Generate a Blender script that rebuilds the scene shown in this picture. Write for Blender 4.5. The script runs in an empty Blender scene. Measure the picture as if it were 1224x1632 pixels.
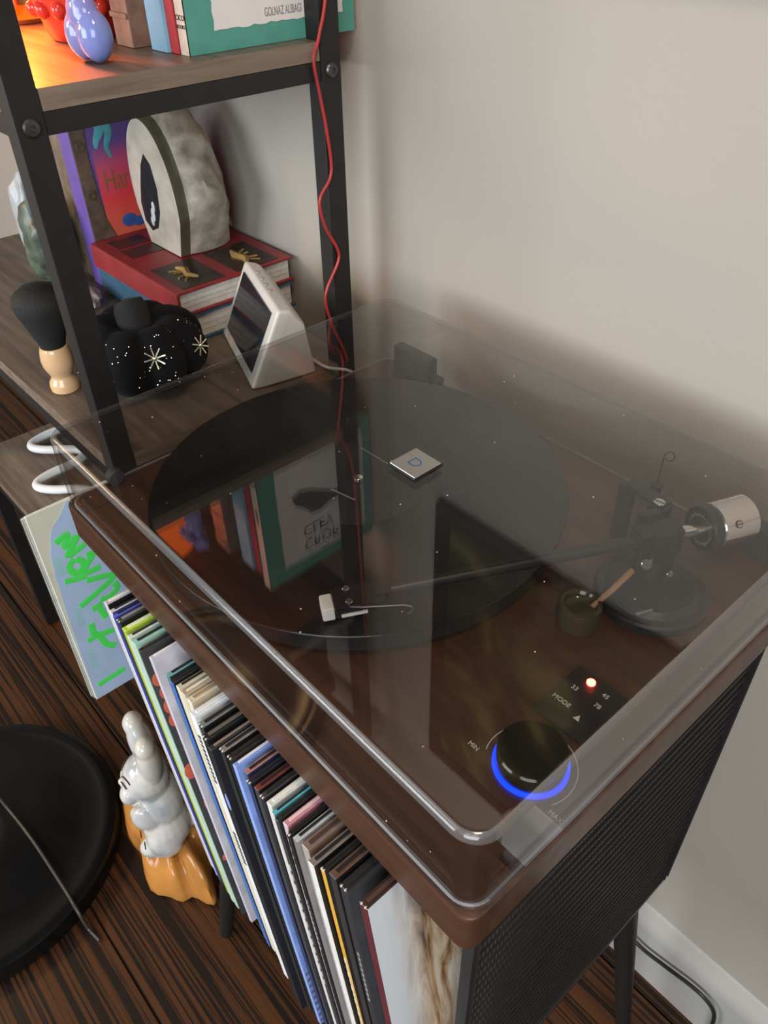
import bpy, bmesh, math, random
from mathutils import Vector, Matrix, noise
random.seed(7)
S = bpy.context.scene
COL = S.collection
PI = math.pi

# ------------------------------------------------------------------ camera
cam_data = bpy.data.cameras.new('camera')
cam_data.sensor_fit = 'VERTICAL'
cam_data.sensor_height = 36.0
cam_data.lens = 36.0 * 1268.08 / 1632.0
cam_data.clip_start = 0.01
cam = bpy.data.objects.new('camera', cam_data)
COL.objects.link(cam)
cam.matrix_world = Matrix.Translation((0.51854, -0.12852, 0.37044)) @ Matrix(
    ((0.66611, -0.46210, 0.58536), (0.74563, 0.43232, -0.50727), (-0.01834, 0.77436, 0.63248))).to_4x4()
S.camera = cam

# ------------------------------------------------------------------ world, lights, exposure
W = bpy.data.worlds.new('world'); S.world = W; W.use_nodes = True
W.node_tree.nodes['Background'].inputs[0].default_value = (0.86, 0.88, 0.95, 1)
W.node_tree.nodes['Background'].inputs[1].default_value = 0.11
S.view_settings.view_transform = 'Standard'
S.view_settings.look = 'None'
S.view_settings.exposure = 0.0
S.view_settings.gamma = 1.0
S.view_settings.use_curve_mapping = False
S.cycles.transparent_max_bounces = 32
S.cycles.max_bounces = 10
S.cycles.caustics_reflective = False


def area(name, loc, target, size, power, color, size_y=None):
    d = bpy.data.lights.new(name, 'AREA')
    d.energy = power; d.color = color; d.size = size
    if size_y: d.shape = 'RECTANGLE'; d.size_y = size_y
    o = bpy.data.objects.new(name, d); COL.objects.link(o)
    o.location = loc
    o.rotation_euler = (Vector(target) - Vector(loc)).to_track_quat('-Z', 'Y').to_euler()
    return o


area('window_light', (1.55, -1.75, 0.72), (0.0, 0.2, -0.20), 1.5, 52, (0.90, 0.96, 1.0), 1.2)
area('window_light_left', (-0.7, -1.9, 0.45), (-0.25, 0.3, -0.05), 1.3, 38, (0.90, 0.96, 1.0), 0.9)
area('ceiling_lamp', (0.85, -0.25, 1.45), (0.30, 0.39, 0.30), 0.30, 11, (1.0, 0.80, 0.60))
area('floor_lamp_light', (-1.20, -0.78, 0.56), (-0.25, -0.25, -0.73), 0.22, 6.0, (1.0, 0.58, 0.24))

# ------------------------------------------------------------------ materials
def new_mat(name):
    m = bpy.data.materials.new(name); m.use_nodes = True
    nt = m.node_tree
    b = nt.nodes['Principled BSDF']
    return m, nt, b


def nd(nt, kind, **kw):
    n = nt.nodes.new(kind)
    for k, v in kw.items():
        if k in n.inputs: n.inputs[k].default_value = v
        else: setattr(n, k, v)
    return n


def ramp(nt, fac, stops):
    r = nt.nodes.new('ShaderNodeValToRGB')
    e = r.color_ramp.elements
    while len(e) > 1: e.remove(e[-1])
    e[0].position = stops[0][0]; e[0].color = tuple(stops[0][1]) + (1,)
    for p_, c in stops[1:]:
        k = e.new(p_); k.color = tuple(c) + (1,)
    nt.links.new(fac, r.inputs[0])
    return r.outputs[0]


def mat(name, col, rough=0.5, metal=0.0, spec=0.5, vary=0.12, scale=40, bump=0.0, coat=0.0, trans=0.0, sss=0.0):
    m, nt, b = new_mat(name)
    tc = nd(nt, 'ShaderNodeTexCoord')
    nz = nd(nt, 'ShaderNodeTexNoise', Scale=scale, Detail=4.0)
    nt.links.new(tc.outputs['Object'], nz.inputs['Vector'])
    lo = [c * (1 - vary) for c in col]; hi = [min(1, c * (1 + vary)) for c in col]
    nt.links.new(ramp(nt, nz.outputs['Fac'], [(0.3, lo), (0.7, hi)]), b.inputs['Base Color'])
    b.inputs['Roughness'].default_value = rough
    b.inputs['Metallic'].default_value = metal
    b.inputs['Specular IOR Level'].default_value = spec
    b.inputs['Coat Weight'].default_value = coat
    b.inputs['Coat Roughness'].default_value = 0.05
    b.inputs['Transmission Weight'].default_value = trans
    b.inputs['Subsurface Weight'].default_value = sss
    b.inputs['Subsurface Radius'].default_value = (0.02, 0.01, 0.01)
    if bump:
        bp = nd(nt, 'ShaderNodeBump', Strength=bump, Distance=0.002)
        nt.links.new(nz.outputs['Fac'], bp.inputs['Height'])
        nt.links.new(bp.outputs[0], b.inputs['Normal'])
    return m


def wood(name, dark, light, axis='X', scale=1.0, rough=0.4, bump=0.15, fine=60, spec=0.5, contrast=(0.35, 0.65), stretch=0.06, dist=0.4):
    m, nt, b = new_mat(name)
    tc = nd(nt, 'ShaderNodeTexCoord')
    mp = nd(nt, 'ShaderNodeMapping')
    sc = {'X': (stretch, 1, 1), 'Y': (1, stretch, 1), 'Z': (1, 1, stretch)}[axis]
    mp.inputs['Scale'].default_value = [s * scale for s in sc]
    nt.links.new(tc.outputs['Object'], mp.inputs['Vector'])
    n1 = nd(nt, 'ShaderNodeTexNoise', Scale=fine, Detail=6.0, Roughness=0.55, Distortion=dist)
    n2 = nd(nt, 'ShaderNodeTexNoise', Scale=fine * 0.22, Detail=3.0, Distortion=1.2)
    nt.links.new(mp.outputs[0], n1.inputs['Vector']); nt.links.new(mp.outputs[0], n2.inputs['Vector'])
    mx = nd(nt, 'ShaderNodeMath', operation='MULTIPLY_ADD')
    nt.links.new(n1.outputs['Fac'], mx.inputs[0]); mx.inputs[1].default_value = 0.6
    ad = nd(nt, 'ShaderNodeMath', operation='MULTIPLY'); ad.inputs[1].default_value = 0.4
    nt.links.new(n2.outputs['Fac'], ad.inputs[0]); nt.links.new(ad.outputs[0], mx.inputs[2])
    mid = [(a + c) / 2 for a, c in zip(dark, light)]
    nt.links.new(ramp(nt, mx.outputs[0], [(contrast[0], dark), (0.5, mid), (contrast[1], light)]), b.inputs['Base Color'])
    b.inputs['Roughness'].default_value = rough
    b.inputs['Specular IOR Level'].default_value = spec
    bp = nd(nt, 'ShaderNodeBump', Strength=bump, Distance=0.001)
    nt.links.new(mx.outputs[0], bp.inputs['Height']); nt.links.new(bp.outputs[0], b.inputs['Normal'])
    return m


def emis(name, col, strength):
    m, nt, b = new_mat(name)
    b.inputs['Base Color'].default_value = (col[0] * .4, col[1] * .4, col[2] * .4, 1)
    b.inputs['Emission Color'].default_value = tuple(col) + (1,)
    b.inputs['Emission Strength'].default_value = strength
    return m


def acrylic():
    """clear sheet: Schlick-weighted mirror over a plain see-through surface, with sparse dust specks"""
    m, nt, b = new_mat('clear_acrylic')
    nt.nodes.remove(b)
    out = nt.nodes['Material Output']
    lw = nd(nt, 'ShaderNodeLayerWeight', Blend=0.5)
    pw = nd(nt, 'ShaderNodeMath', operation='POWER'); pw.inputs[1].default_value = 5.0
    nt.links.new(lw.outputs['Facing'], pw.inputs[0])
    ma = nd(nt, 'ShaderNodeMath', operation='MULTIPLY_ADD'); ma.inputs[1].default_value = 0.93; ma.inputs[2].default_value = 0.056
    nt.links.new(pw.outputs[0], ma.inputs[0])
    tr = nd(nt, 'ShaderNodeBsdfTransparent'); tr.inputs[0].default_value = (0.90, 0.893, 0.885, 1)
    gl = nd(nt, 'ShaderNodeBsdfGlossy', Roughness=0.02); gl.inputs[0].default_value = (1, 1, 1, 1)
    mx = nd(nt, 'ShaderNodeMixShader')
    nt.links.new(ma.outputs[0], mx.inputs[0]); nt.links.new(tr.outputs[0], mx.inputs[1]); nt.links.new(gl.outputs[0], mx.inputs[2])
    tc = nd(nt, 'ShaderNodeTexCoord')
    vo = nd(nt, 'ShaderNodeTexVoronoi', Scale=55.0)
    nt.links.new(tc.outputs['Object'], vo.inputs['Vector'])
    ls = nd(nt, 'ShaderNodeMath', operation='LESS_THAN'); ls.inputs[1].default_value = 0.028
    nt.links.new(vo.outputs['Distance'], ls.inputs[0])
    df = nd(nt, 'ShaderNodeBsdfDiffuse'); df.inputs[0].default_value = (0.8, 0.78, 0.74, 1)
    m2 = nd(nt, 'ShaderNodeMixShader')
    nt.links.new(ls.outputs[0], m2.inputs[0]); nt.links.new(mx.outputs[0], m2.inputs[1]); nt.links.new(df.outputs[0], m2.inputs[2])
    nt.links.new(m2.outputs[0], out.inputs[0])
    return m


def vinyl():
    m, nt, b = new_mat('black_vinyl')
    b.inputs['Base Color'].default_value = (0.008, 0.008, 0.008, 1)
    b.inputs['Roughness'].default_value = 0.26
    tc = nd(nt, 'ShaderNodeTexCoord')
    ln = nd(nt, 'ShaderNodeVectorMath', operation='LENGTH')
    nt.links.new(tc.outputs['Object'], ln.inputs[0])
    ml = nd(nt, 'ShaderNodeMath', operation='MULTIPLY'); ml.inputs[1].default_value = 5200.0
    nt.links.new(ln.outputs['Value'], ml.inputs[0])
    sn = nd(nt, 'ShaderNodeMath', operation='SINE'); nt.links.new(ml.outputs[0], sn.inputs[0])
    bp = nd(nt, 'ShaderNodeBump', Strength=0.25, Distance=0.0003)
    nt.links.new(sn.outputs[0], bp.inputs['Height']); nt.links.new(bp.outputs[0], b.inputs['Normal'])
    return m


def plaster():
    m, nt, b = new_mat('painted_plaster')
    tc = nd(nt, 'ShaderNodeTexCoord')
    n = nd(nt, 'ShaderNodeTexNoise', Scale=160.0, Detail=5.0)
    n2 = nd(nt, 'ShaderNodeTexNoise', Scale=2.2, Detail=3.0)
    nt.links.new(tc.outputs['Object'], n.inputs['Vector']); nt.links.new(tc.outputs['Object'], n2.inputs['Vector'])
    nt.links.new(ramp(nt, n2.outputs['Fac'], [(0.3, (0.365, 0.330, 0.285)), (0.7, (0.40, 0.362, 0.315))]), b.inputs['Base Color'])
    b.inputs['Roughness'].default_value = 0.75
    bp = nd(nt, 'ShaderNodeBump', Strength=0.12, Distance=0.002)
    nt.links.new(n.outputs['Fac'], bp.inputs['Height']); nt.links.new(bp.outputs[0], b.inputs['Normal'])
    return m


M = {}
M['acrylic'] = acrylic()
M['vinyl'] = vinyl()


def acrylic_edge(name, tint, gloss, white, rough):
    """rounded or sawn edge of the sheet: less see-through, more mirror, and some white mixed in for the bright edge line"""
    m, nt, b = new_mat(name); nt.nodes.remove(b)
    tr = nd(nt, 'ShaderNodeBsdfTransparent'); tr.inputs[0].default_value = tint + (1,)
    gl = nd(nt, 'ShaderNodeBsdfGlossy', Roughness=rough)
    df = nd(nt, 'ShaderNodeBsdfDiffuse'); df.inputs[0].default_value = (.8, .8, .8, 1)
    a = nd(nt, 'ShaderNodeMixShader'); a.inputs[0].default_value = gloss
    c = nd(nt, 'ShaderNodeMixShader'); c.inputs[0].default_value = white
    nt.links.new(tr.outputs[0], a.inputs[1]); nt.links.new(gl.outputs[0], a.inputs[2])
    nt.links.new(a.outputs[0], c.inputs[1]); nt.links.new(df.outputs[0], c.inputs[2])
    nt.links.new(c.outputs[0], nt.nodes['Material Output'].inputs[0])
    return m


M['acrylic_bend'] = acrylic_edge('rounded_acrylic_edge', (.80, .79, .78), .07, .085, .16)  # white share paints the highlight along the top edges
M['acrylic_rim'] = acrylic_edge('sawn_acrylic_rim', (.75, .75, .74), .08, .30, .3)
M['wall'] = plaster()
M['trim'] = mat('white_gloss_paint', (0.39, 0.375, 0.35), 0.45, vary=0.05, scale=12)
M['floor'] = wood('dark_floorboard', (0.007, 0.0028, 0.0014), (0.105, 0.036, 0.009), 'X', 1.0, 0.50, 0.4, 230, contrast=(0.47, 0.78), stretch=0.012, dist=0.2, spec=.35)
M['plinth'] = wood('walnut_plinth', (0.032, 0.0135, 0.0075), (0.084, 0.037, 0.020), 'X', 1.0, 0.33, 0.05, 70)
M['shelfwood'] = wood('grey_oak_board', (0.085, 0.060, 0.045), (0.215, 0.165, 0.130), 'X', 1.0, 0.45, 0.15, 110)
M['shelfedge'] = wood('grey_oak_edge', (0.12, 0.085, 0.062), (0.24, 0.185, 0.14), 'Y', 1.0, 0.5, 0.15, 160)
M['steel'] = mat('black_powder_steel', (0.010, 0.0085, 0.009), 0.5, vary=0.2, scale=60)
M['bolt'] = mat('dark_bolt_steel', (0.10, 0.095, 0.09), 0.35, 0.8)
M['black'] = mat('satin_black_plastic', (0.012, 0.012, 0.013), 0.38)
M['gloss_black'] = mat('gloss_black_plastic', (0.006, 0.006, 0.006), 0.12)
M['mesh'] = mat('black_wire', (0.036, 0.033, 0.034), 0.36, 0.5)
M['badge'] = mat('brushed_silver', (0.62, 0.60, 0.57), 0.42, 1.0, vary=0.04)
M['chrome'] = mat('polished_aluminium', (0.80, 0.77, 0.73), 0.16, 1.0, vary=0.04)
M['rubber'] = mat('dark_rubber', (0.03, 0.032, 0.038), 0.6)
M['white'] = mat('white_plastic', (0.68, 0.67, 0.64), 0.35, vary=0.04)
M['screen'] = mat('dark_glass_screen', (0.02, 0.023, 0.03), 0.06)
M['ink'] = mat('black_ink', (0.02, 0.02, 0.02), 0.6)
M['greyink'] = mat('grey_ink', (0.22, 0.22, 0.23), 0.6)
M['paleink'] = mat('pale_print', (0.55, 0.53, 0.5), 0.6)
M['logo_blue'] = mat('blue_enamel', (0.01, 0.13, 0.33), 0.4)
M['paper'] = mat('page_edges', (0.74, 0.72, 0.67), 0.8, vary=0.1, scale=200)
M['glow_blue'] = emis('blue_ring_light', (0.0, 0.03, 1.0), 3.2)
M['glow_red'] = emis('red_indicator', (1.0, 0.05, 0.03), 34.0)
M['glow_orange'] = emis('lit_orange_glass', (1.0, 0.15, 0.015), 2.4)
M['gold'] = mat('brass', (0.75, 0.52, 0.22), 0.28, 1.0)
M['sequin'] = mat('gold_sequin', (0.95, 0.86, 0.62), 0.2, 1.0)


def cm(name, r, g, b, rough=0.5, **k):
    if name not in M: M[name] = mat(name, (r, g, b), rough, **k)
    return M[name]


# ------------------------------------------------------------------ mesh builder
class MB:
    def __init__(self): self.bm = bmesh.new(); self.mi = 0

    def _set(self, n0):
        for f in list(self.bm.faces)[n0:]: f.material_index = self.mi

    def box(self, lo, hi, bevel=0.0, M4=None, segs=2):
        n0 = len(self.bm.faces)
        r = bmesh.ops.create_cube(self.bm, size=1)
        vs = r['verts']
        c = [(a + b) / 2 for a, b in zip(lo, hi)]; s = [abs(b - a) for a, b in zip(lo, hi)]
        for v in vs: v.co = Vector((v.co.x * s[0] + c[0], v.co.y * s[1] + c[1], v.co.z * s[2] + c[2]))
        if M4 is not None:
            for v in vs: v.co = M4 @ v.co
        if bevel:
            es = {e for v in vs for e in v.link_edges}
            bmesh.ops.bevel(self.bm, geom=list(es), offset=bevel, segments=segs, profile=0.5, affect='EDGES')
        self.bm.faces.ensure_lookup_table(); self._set(n0)
        return self

    def bar(self, a, b, w, h, up=(0, 0, 1), bevel=0.0):
        a = Vector(a); b = Vector(b); d = b - a; L = d.length; x = d.normalized()
        y = Vector(up).cross(x)
        if y.length < 1e-4: y = Vector((0, 1, 0)).cross(x)
        y.normalize(); z = x.cross(y)
        m = Matrix((x, y, z)).transposed().to_4x4(); m.translation = (a + b) / 2
        return self.box((-L / 2, -w / 2, -h / 2), (L / 2, w / 2, h / 2), bevel, m)

    def tube(self, pts, r, seg=10, cap=True):
        pts = [Vector(q) for q in pts]; n0 = len(self.bm.faces)
        rr = r if isinstance(r, (list, tuple)) else [r] * len(pts)
        rings = []; nrm = None
        for i, q in enumerate(pts):
            t = (pts[min(i + 1, len(pts) - 1)] - pts[max(i - 1, 0)])
            t = t.normalized() if t.length > 1e-9 else Vector((0, 0, 1))
            if nrm is None:
                nrm = t.cross(Vector((0.13, 0.21, 0.97)))
                if nrm.length < 1e-3: nrm = t.cross(Vector((1, 0, 0)))
            nrm = (nrm - t * nrm.dot(t)).normalized(); bi = t.cross(nrm)
            rings.append([self.bm.verts.new(q + (nrm * math.cos(k * 2 * PI / seg) + bi * math.sin(k * 2 * PI / seg)) * rr[i]) for k in range(seg)])
        for a, b in zip(rings, rings[1:]):
            for k in range(seg): self.bm.faces.new((a[k], a[(k + 1) % seg], b[(k + 1) % seg], b[k]))
        if cap:
            self.bm.faces.new(rings[0][::-1]); self.bm.faces.new(rings[-1])
        self.bm.faces.ensure_lookup_table(); self._set(n0)
        return self

    def lathe(self, prof, c=(0, 0, 0), seg=48, M4=None, closed=False):
        """prof: list of (radius, z)"""
        n0 = len(self.bm.faces); rings = []
        for r, z in prof:
            if r < 1e-7:
                v = Vector((c[0], c[1], c[2] + z)); rings.append([self.bm.verts.new(M4 @ v if M4 else v)])
            else:
                ring = []
                for k in range(seg):
                    a = 2 * PI * k / seg
                    v = Vector((c[0] + r * math.cos(a), c[1] + r * math.sin(a), c[2] + z))
                    ring.append(self.bm.verts.new(M4 @ v if M4 else v))
                rings.append(ring)
        for a, b in (list(zip(rings, rings[1:])) + ([(rings[-1], rings[0])] if closed else [])):
            if len(a) == 1 and len(b) == 1: continue
            for k in range(seg):
                k2 = (k + 1) % seg
                if len(a) == 1: self.bm.faces.new((a[0], b[k2], b[k]))
                elif len(b) == 1: self.bm.faces.new((a[k], a[k2], b[0]))
                else: self.bm.faces.new((a[k], a[k2], b[k2], b[k]))
        if not closed:
            if len(rings[0]) > 1: self.bm.faces.new(rings[0][::-1])
            if len(rings[-1]) > 1: self.bm.faces.new(rings[-1])
        self.bm.faces.ensure_lookup_table(); self._set(n0)
        return self

    def cyl(self, a, b, r, seg=32, bevel=0.0, r2=None):
        a = Vector(a); b = Vector(b); d = b - a; L = d.length
        m = d.to_track_quat('Z', 'Y').to_matrix().to_4x4(); m.translation = a
        r2 = r if r2 is None else r2
        if bevel: pr = [(r - bevel, 0), (r, bevel), (r2, L - bevel), (r2 - bevel, L)]
        else: pr = [(r, 0), (r2, L)]
        return self.lathe(pr, (0, 0, 0), seg, m)

    def ell(self, c, rad, rot=None, u=20, v=12):
        n0 = len(self.bm.faces)
        r = bmesh.ops.create_uvsphere(self.bm, u_segments=u, v_segments=v, radius=1)
        m = Matrix.Translation(c) @ (rot.to_4x4() if rot else Matrix.Identity(4)) @ Matrix.Diagonal((*rad, 1))
        for q in r['verts']: q.co = m @ q.co
        self.bm.faces.ensure_lookup_table(); self._set(n0)
        return self

    def poly(self, pts, thick=0.0, nrm=None):
        """flat polygon, optionally extruded along nrm by thick"""
        n0 = len(self.bm.faces)
        vs = [self.bm.verts.new(q) for q in pts]
        if thick:
            n = Vector(nrm) * thick
            ws = [self.bm.verts.new(Vector(q) + n) for q in pts]
            k = len(vs)
            for i in range(k): self.bm.faces.new((vs[i], vs[(i + 1) % k], ws[(i + 1) % k], ws[i]))
            self.bm.faces.new(ws); self.bm.faces.new(vs[::-1])
        else:
            self.bm.faces.new(vs)
        self.bm.faces.ensure_lookup_table(); self._set(n0)
        return self

    def done(self, name, mats, parent=None, base=None, sharp=35, normals=True, wn=True):
        if normals: bmesh.ops.recalc_face_normals(self.bm, faces=self.bm.faces)
        if base is not None:
            for v in self.bm.verts: v.co -= Vector(base)
        me = bpy.data.meshes.new(name); self.bm.to_mesh(me); self.bm.free()
        for f in me.polygons: f.use_smooth = True
        me.set_sharp_from_angle(angle=math.radians(sharp))
        for m in (mats if isinstance(mats, (list, tuple)) else [mats]): me.materials.append(m)
        o = bpy.data.objects.new(name, me); COL.objects.link(o)
        if wn and len(me.polygons) < 3000:
            w_ = o.modifiers.new('normals', 'WEIGHTED_NORMAL'); w_.weight = 100; w_.keep_sharp = True
        if parent is not None: o.parent = parent
        elif base is not None: o.location = base
        return o


def thing(name, label, cat, loc=(0, 0, 0), group=None):
    o = bpy.data.objects.new(name, None); COL.objects.link(o)
    o.empty_display_size = 0.02
    o.location = loc; o['label'] = label; o['category'] = cat
    if group: o['group'] = group
    return o


def tag(o, label, cat, group=None):
    o['label'] = label; o['category'] = cat
    if group: o['group'] = group
    return o


def struct(o):
    o['kind'] = 'structure'; return o


def text(body, name, parent, loc, size, rot, m, extrude=0.00015, align='LEFT', base=(0, 0, 0), sx=1.0):
    cu = bpy.data.curves.new(name, 'FONT')
    cu.body = body; cu.size = size; cu.extrude = extrude; cu.align_x = align
    cu.materials.append(m)
    t_ = bpy.data.objects.new(name, cu); COL.objects.link(t_)
    bpy.context.view_layer.update()
    me = bpy.data.meshes.new_from_object(t_.evaluated_get(bpy.context.evaluated_depsgraph_get()))
    bpy.data.objects.remove(t_); bpy.data.curves.remove(cu)
    me.name = name
    o = bpy.data.objects.new(name, me); COL.objects.link(o)
    o.location = Vector(loc) - Vector(base); o.rotation_euler = rot; o.scale = (sx, 1, 1); o.parent = parent
    return o


# ================================================================== SETTING
FZ = -0.732; WY = 0.39
fl = MB().box((-1.7, -1.6, FZ - 0.05), (1.5, WY, FZ - 0.012)).done('floor', M['floor'])
struct(fl)
pw = 0.155; y0 = -0.109 - 10 * pw
k = 0
while y0 < WY:
    y1 = min(y0 + pw, WY)
    cuts = [-1.7] + ([0.95] if k % 2 else [-0.95, 1.28]) + [1.5]
    for a, b in zip(cuts, cuts[1:]):
        dz = random.uniform(-0.0006, 0.0006)
        pl = MB().box((a + .0006, max(y0, -1.6) + .0011, FZ - 0.012), (b - .0006, y1 - .0011, FZ + dz), 0.0012).done('plank', M['floor'], fl)
    y0 += pw; k += 1
struct(MB().box((-1.8, WY, FZ - 0.05), (1.5, WY + 0.1, 1.6)).done('wall_back', M['wall']))
struct(MB().box((-1.8, -1.6, FZ - 0.05), (-1.7, WY, 1.6)).done('wall_left', M['wall']))
b = MB()
b.poly([(-1.7, WY, FZ), (-1.7, WY - .016, FZ), (-1.7, WY - .016, FZ + .098), (-1.7, WY - .012, FZ + .108),
        (-1.7, WY - .010, FZ + .113), (-1.7, WY - .004, FZ + .123), (-1.7, WY, FZ + .127)], 3.2, (1, 0, 0))
struct(b.done('baseboard_back', M['trim'], sharp=50))

# framed painting above the turntable (outside the frame, mirrored in the dust cover)
pic_ = thing('framed_painting', 'dark framed painting on the wall above the turntable, mirrored in its dust cover', 'painting', (.29, WY - .006, .318))
pb_ = (.29, WY - .006, .318)
b = MB()
for lo, hi in (((.022, WY - .011, .318), (.560, WY - .0005, .340)), ((.022, WY - .011, .778), (.560, WY - .0005, .800)),
               ((.022, WY - .011, .3405), (.044, WY - .0005, .7775)), ((.538, WY - .011, .3405), (.560, WY - .0005, .7775))):
    b = MB().box(lo, hi, .002); b.done('frame_side', cm('dark_frame_wood', .012, .008, .006, .4), pic_, pb_)
m, nt, bs = new_mat('dim_painting')
tc = nd(nt, 'ShaderNodeTexCoord'); nz = nd(nt, 'ShaderNodeTexNoise', Scale=9.0, Detail=3.0, Distortion=.6); nt.links.new(tc.outputs['Object'], nz.inputs[0])
nt.links.new(ramp(nt, nz.outputs['Fac'], [(.42, (.018, .012, .008)), (.56, (.06, .05, .02)), (.66, (.22, .18, .06)), (.74, (.08, .10, .05))]), bs.inputs['Base Color'])
bs.inputs['Roughness'].default_value = .5
MB().box((.044, WY - .007, .340), (.538, WY - .002, .778)).done('canvas', m, pic_, pb_)

# ================================================================== TURNTABLE
TW, TD, HC, HP = 0.4222, 0.3324, 0.0638, 0.0311
tb = (TW / 2, TD / 2, -HP)
tt = thing('turntable', 'brown walnut turntable under a clear dust cover, on the record stand', 'turntable', tb)


def tpart(mb, name, m, parent=None, **k):
    return mb.done(name, m, parent or tt, tb if parent is None else None, **k)


# plinth with rounded vertical corners
b = MB(); r = bmesh.ops.create_cube(b.bm, size=1)
for v in r['verts']: v.co = Vector(((v.co.x + .5) * TW, (v.co.y + .5) * TD, (v.co.z - .5) * HP))
ve = [e for e in b.bm.edges if abs(e.verts[0].co.z - e.verts[1].co.z) > 0.01]
bmesh.ops.bevel(b.bm, geom=ve, offset=0.009, segments=5, profile=0.5, affect='EDGES')
he = [e for e in b.bm.edges if abs(e.verts[0].co.z - e.verts[1].co.z) < 1e-6]
bmesh.ops.bevel(b.bm, geom=he, offset=0.0018, segments=2, profile=0.5, affect='EDGES')
tpart(b, 'plinth', M['plinth'])

# dust cover
b = MB(); r = bmesh.ops.create_cube(b.bm, size=1)
for v in r['verts']: v.co = Vector((.0012 + (v.co.x + .5) * (TW - .0024), .0012 + (v.co.y + .5) * (TD - .0024), .0012 + (v.co.z + .5) * (HC - .0012)))
ve = [e for e in b.bm.edges if abs(e.verts[0].co.z - e.verts[1].co.z) > 0.01]
te = [e for e in b.bm.edges if e.verts[0].co.z > HC - .001 and e.verts[1].co.z > HC - .001]
bmesh.ops.bevel(b.bm, geom=ve, offset=0.015, segments=8, profile=0.5, affect='EDGES')
te = [e for e in b.bm.edges if e.verts[0].co.z > HC - .001 and e.verts[1].co.z > HC - .001]
bmesh.ops.bevel(b.bm, geom=te, offset=0.0048, segments=5, profile=0.5, affect='EDGES')
b.bm.normal_update()
for f in b.bm.faces:
    n_ = f.normal
    if .1 < n_.z < .97: f.material_index = 1
bt = [f for f in b.bm.faces if f.calc_center_median().z < .002 and f.normal.z < -.9]
bmesh.ops.delete(b.bm, geom=bt, context='FACES')
cover = tpart(b, 'dust_cover', [M['acrylic'], M['acrylic_bend'], M['acrylic_rim']], sharp=60)
cover.modifiers.clear()
sm = cover.modifiers.new('sheet', 'SOLIDIFY'); sm.thickness = 0.003; sm.offset = -1; sm.use_rim = True; sm.material_offset_rim = 2
w_ = cover.modifiers.new('normals', 'WEIGHTED_NORMAL'); w_.weight = 100; w_.keep_sharp = True
cover['label'] = 'clear acrylic dust cover, closed'
# badge on the cover
bx, by = 0.2125, 0.165; bz = HC
b = MB(); b.mi = 0; b.box((bx - .0128, by - .0128, bz), (bx + .0128, by + .0128, bz + .0012), 0.0003)
b.mi = 1; b.box((bx - .0120, by - .0120, bz + .001), (bx + .0120, by + .0120, bz + .0021), 0.0006)
badge = b.done('badge', [M['black'], M['badge']], cover)
badge['label'] = 'square brushed metal badge with a blue letter D'
for v in badge.data.vertices: v.co -= Vector(tb)
# letter D outline on the badge (reads from the front)
b = MB()
outer = []; inner = []
for k in range(13):
    a = -PI / 2 + PI * k / 12
    outer.append((0.0000 + 0.0042 * math.cos(a), 0.0040 * math.sin(a))); inner.append((0.0000 + 0.0033 * math.cos(a), 0.0031 * math.sin(a)))
outer = [(-0.0040, -0.0040)] + outer + [(-0.0040, 0.0040)]
inner = [(-0.0031, -0.0031)] + inner + [(-0.0031, 0.0031)]
Z = bz + .0022
ov = [b.bm.verts.new((bx + q[0] + .0002, by + q[1], Z)) for q in outer]; iv = [b.bm.verts.new((bx + q[0] + .0002, by + q[1], Z)) for q in inner]
for k in range(len(ov)):
    j = (k + 1) % len(ov); b.bm.faces.new((ov[k], ov[j], iv[j], iv[k]))
tpart(b, 'badge_letter', M['logo_blue'])

# platter and spindle
PX, PY, PZ = 0.1567, 0.1612, 0.0198
b = MB().lathe([(0.02, .006), (.147, .006), (.1485, .0075), (.1485, .0188), (.1475, .0198), (0.0, .0198)], (PX, PY, 0), 96)
pl = tpart(b, 'platter', M['black'])
b = MB().lathe([(.0036, .0195), (.0036, .0240), (.0033, .0255), (.0022, .0264), (0, .0267)], (PX, PY, 0), 24)
tpart(b, 'spindle', M['chrome'])
b = MB().lathe([(.011, -.0005), (.011, .0062), (.0, .0062)], (PX, PY, 0), 24)
tpart(b, 'bearing', M['black'])

# hinges
for hx in (0.024, 0.351):
    b = MB().box((hx, .3165, .0003), (hx + .047, .3275, .0262), 0.0016)
    h = tpart(b, 'hinge', M['black'])
    b = MB().cyl((hx + .047, .325, .006), (hx + .054, .325, .006), .0045, 16)
    tpart(b, 'hinge_pin', M['rubber'])

# side bumpers
for sx_, x0 in ((1, 0.0042), (-1, TW - 0.0042)):
    b = MB().cyl((x0, .040, .0072), (x0 + sx_ * .0075, .040, .0072), .0068, 24, .001)
    tpart(b, 'cover_bumper', M['rubber'])

# tonearm ----------------------------------------------------------
PV = Vector((0.3475, 0.243, 0.040)); HS = Vector((0.2545, 0.0755, 0.0345))
ad = (PV - HS).normalized()
side = Vector((0, 0, 1)).cross(ad).normalized()
b = MB().lathe([(.036, 0.0002), (.036, .006), (.0345, .0075), (.030, .008), (.027, .011), (.0255, .012), (0, .012)], (.357, .237, 0), 48)
tpart(b, 'tonearm_base', M['black'])
b = MB().lathe([(.012, .0118), (.012, .030), (.0, .030)], (.3495, .2455, 0), 28)
tpart(b, 'pivot_post', M['black'])
b = MB()
mrot = Matrix((ad, side, ad.cross(side))).transposed().to_4x4(); mrot.translation = PV
b.box((-.013, -.0075, -.009), (.016, .0075, .0085), .0012, mrot)
b.box((-.006, -.0135, -.0105), (.008, .0135, -.0045), .001, mrot)
b.box((-.007, .0075, -.009), (.007, .0135, .0125), .001, mrot)
b.box((-.007, -.0135, -.009), (.007, -.0075, .0125), .001, mrot)
piv = tpart(b, 'pivot_housing', M['black'])
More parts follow.
